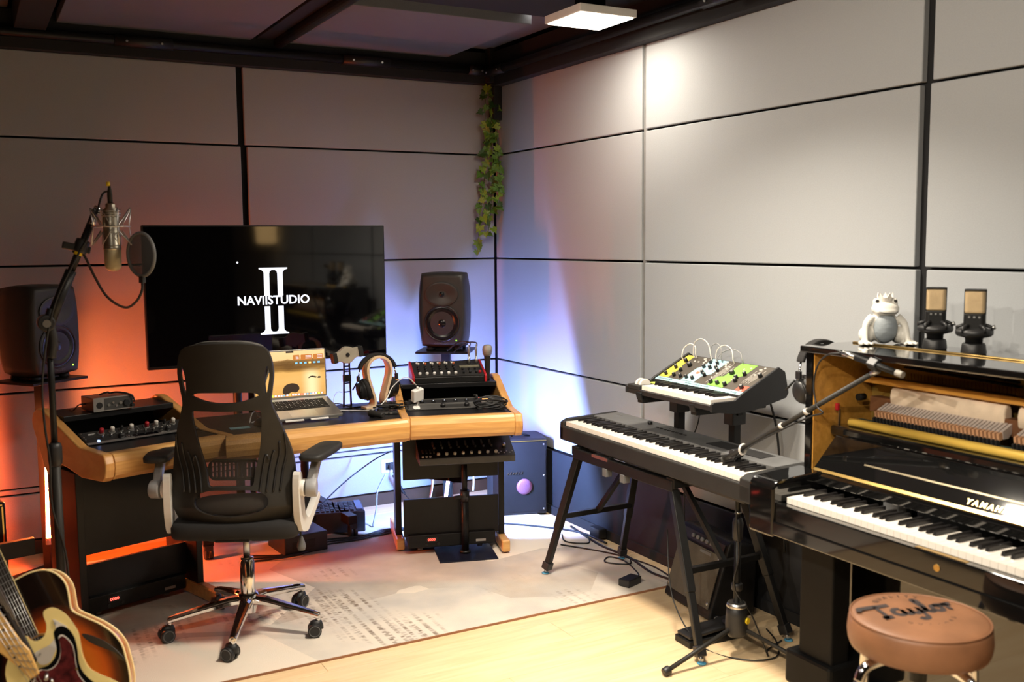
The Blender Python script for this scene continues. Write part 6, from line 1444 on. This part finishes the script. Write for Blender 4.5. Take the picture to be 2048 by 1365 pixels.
M['binding'] = mat('cream_binding', (.80, .66, .34), .35, var=.04); M['pearl'] = mat('white_pickguard', (.66, .60, .52), .3, var=.05); M['rim'] = wood('mahogany_rim', (.42, .15, .03), (.52, .20, .045), .25, coat=.4)
# acoustic, the rearmost
t = thing('acoustic_guitar', 'sunburst acoustic guitar with cream binding at the back of the row of guitars', 'guitar'); t.matrix_world = F_A
ob = sp2(G_acoustic, 3)
MB().prism(ob, -.10, -.002, None, 0, True).build('rim', M['rim'], t, .002)
me = plate([[(x*.992, y*.992) for x, y in ob]], .003); meshobj('top', me, sunburst('acoustic_sunburst', .05, -.14, .155, .21), t, tr(0, 0, .0))
MB().tube([(x, y, -.001) for x, y in ob], .0036, 6, closed=True).build('front_binding', M['binding'], t); MB().tube([(x, y, -.096) for x, y in ob], .003, 6, closed=True).build('back_binding', M['binding'], t)
MB().prism(G_afret, .003, .012).build('fretboard', M['rosewood'], t, .001)
a0, b0, a1, b1 = [Vector((*G_afret[k], .0125)) for k in (0, 5, 2, 3)]
MB().bar(a0, a1, .0022, .0022).bar(b0, b1, .0022, .0022).build('fretboard_binding', M['binding'], t)
for i in range(17): f = 1-(i*.0475+.0007*i*i*0); p, q = a0.lerp(a1, f), b0.lerp(b1, f); MB().bar(p, q, .0014, .0018).build('fret', M['silver'], t)
for i in range(6): f = (i+.7)/6.4; MB().cyl(a0.lerp(b0, f)+Vector((0, 0, .004)), a1.lerp(b1, f)+(a1-a0)*1.0+Vector((0, 0, .006)), .0006, n=5).build('string', M['silver'], t)
MB().lathe([(.046, .0018), (.0485, .0026), (.052, .0018)], 36, tr(-.0115, -.075, 0), caps=False).build('rosette', M['brass'], t); MB().lathe([(.0001, .0017), (.046, .0017)], 32, tr(-.0115, -.075, 0), caps=False).build('sound_hole', M['blackmatte'], t)
MB().prism(sp2(G_pick, 3), .0016, .004).build('pickguard', mat('smoky_pickguard', (.03, .026, .022), .25), t, .001); MB().box((.07, -.20, .006), (.13, .022, .010), rotm(-28, 'Z')).build('bridge', M['rosewood'], t, .002)
# cream solid body
t = thing('electric_guitar', 'cream electric guitar with white pickguard standing in the middle of the row', 'guitar'); t.matrix_world = F_B
meshobj('body', plate([sp2(G_cream, 3)], .044, .010, 4), M['cream'], t, tr(0, 0, -.022))
meshobj('pickguard', plate([sp2(G_cpick, 3)], .0025), M['pearl'], t, tr(0, 0, .0012))
MB().prism(G_cneck, -.012, .010).build('neck', M['rosewood'], t, .003)
n0, n1 = [Vector((*G_cneck[k], .0105)) for k in (5, 0)], [Vector((*G_cneck[k], .0105)) for k in (4, 3)]
for i in range(4): f = (i+.5)/4; MB().cyl(n1[0].lerp(n0[0], f), n1[1].lerp(n0[1], f)+Vector((0, 0, .003)), .0007, n=5).build('string', M['silver'], t)
for x, y in ((.004, .066), (-.022, -.012), (.012, .03)): MB().cyl((x, y, .0024), (x, y, .0036), .0028, n=8).build('screw', M['silver'], t)
# front guitar
t = thing('electric_guitar', 'black edged electric guitar with white lined tortoiseshell pickguard and maple neck in front', 'guitar'); t.matrix_world = F_E
meshobj('body', plate([sp2(G_black, 3)], .042, .010, 4), M['lacquer'], t, tr(0, 0, -.021))
meshobj('pickguard_edge', plate([sp2(G_bpick, 3)], .0022), M['pearl'], t, tr(0, 0, .0011))
me = plate([sp2(G_bpick, 3)], .0022); cx, cy = .095, -.085
o = meshobj('pickguard', me, M['tortoise'], t, tr(0, 0, .0026) @ tr(cx, cy, 0) @ Matrix.Diagonal((.945, .965, 1, 1)) @ tr(-cx, -cy, 0))
MB().prism(G_maple, .001, .016).build('neck', M['maple'], t, .003)
for x, y in G_mdots: MB().cyl((x, y, .015), (x, y, .0168), .0030, n=10).build('inlay_dot', M['rosewood'], t)
p, q = Vector((-.1549, .2172, .017)), Vector((.0303, -.0575, .017)); p2, q2 = Vector((-.2015, .1912, .017)), Vector((-.0094, -.0501, .017))
for i in range(14): f = .08+.068*i; MB().bar(p.lerp(q, f), p2.lerp(q2, f), .0012, .0016).build('fret', M['silver'], t)
for i in range(4): f = (i+.6)/4.2; MB().cyl(p.lerp(p2, f)+Vector((0, 0, .004)), q.lerp(q2, f)+(q-p)*.5+Vector((0, 0, .004)), .0008, n=5).build('string', M['silver'], t)
MB().cyl((.045, -.058, .0), (.047, -.072, .012), .005).cyl((.056, -.070, .0), (.062, -.078, .010), .0035).build('control_knob', M['silver'], t); MB().cyl((.114, -.047, .003), (.114, -.047, .0065), .003, n=8).build('screw', M['brass'], t)
# the floor stand that carries them
t = thing('guitar_stand', 'black tubular guitar stand under the row of guitars at the lower left', 'stand', (-2.76, -2.55, 0))
b = MB()
for x in (-.20, .24): b.tube([(x, -.46, .02), (x, .30, .02)], .013, 8)
b.tube([(-.20, -.30, .10), (.24, -.30, .10)], .013, 8); b.tube([(-.20, .10, .10), (.24, .10, .10)], .013, 8)
for x in (-.20, .24): b.tube([(x, -.30, .02), (x, -.30, .10)], .010, 8); b.tube([(x, .10, .02), (x, .10, .10)], .010, 8)
b.build('frame', M['blackmetal'], t)
for y in (-.30, .10): MB().tube([(-.19, y, .10), (.23, y, .10)], .020, 10).build('foam_sleeve', M['blackfabric'], t)

# ================================================================ ivy garland hanging in the corner
t = thing('ivy_garland', 'long artificial ivy garland hanging down the room corner', 'plant', (-.06, -.07, 2.47))
rnd = random.Random(21)
lobes = [(0, 0), (.10, -.22), (.34, -.30), (.30, -.08), (.52, .08), (.34, .22), (.30, .42), (.14, .50), (0, .86), (-.14, .50), (-.30, .42), (-.34, .22), (-.52, .08), (-.30, -.08), (-.34, -.30), (-.10, -.22)]
gl = [mat('ivy_green', (.10, .21, .025), .45, var=.35, scale=30), mat('ivy_light', (.21, .31, .03), .45, var=.3, scale=30), mat('ivy_dark', (.035, .09, .015), .5, var=.3, scale=30)]
lm = []
for g in gl:
    b = MB(); vs = [(x, y, .10*abs(x)+.06*math.sin(3*y)-.12*y*y) for x, y in lobes]+[(0, .25, -.02)]
    b.add(vs, [(i, (i+1) % 16, 16) for i in range(16)], None, False); lm.append(b.mesh('leaf', g))
paths = [[(0, 0, .03), (.012, .01, -.10), (.0, .02, -.25), (.012, .0, -.40), (.0, .0, -.55), (-.005, .01, -.72), (-.02, .02, -.86)],
         [(-.03, .0, .03), (-.038, .01, -.12), (-.03, .015, -.28), (-.04, .01, -.44), (-.05, .02, -.60), (-.075, .02, -.76), (-.085, .025, -.97)],
         [(.02, .015, .0), (.03, -.01, -.16), (.025, -.03, -.33), (.03, -.045, -.46), (.02, -.06, -.58), (.01, -.04, -.68)]]
for pth in paths:
    P = spline(pth, 8); MB().tube(P, .0022, 5).build('stem', gl[2], t)
    nl = int(34*len(P)/49)
    for k in range(nl):
        p = P[min(len(P)-1, int((k+rnd.random())*len(P)/nl))]
        yawl = rnd.uniform(-75, 75); s_ = rnd.uniform(.038, .066)
        o = bpy.data.objects.new('leaf', lm[rnd.choice((0, 0, 1, 1, 2))]); COL.objects.link(o); o.parent = t
        rotl = rotm(-25+rnd.uniform(-30, 30), 'Z') @ rotm(90+rnd.uniform(-45, 25), 'X') @ rotm(180+yawl, 'Z')
        off = Vector((rnd.uniform(-.028, .018), rnd.uniform(-.03, .012), rnd.uniform(-.01, .01)))
        q = p+off; q.x = min(q.x, .03); q.y = min(q.y, .045)
        o.matrix_local = Matrix.Translation(q) @ rotl @ Matrix.Scale(s_, 4)
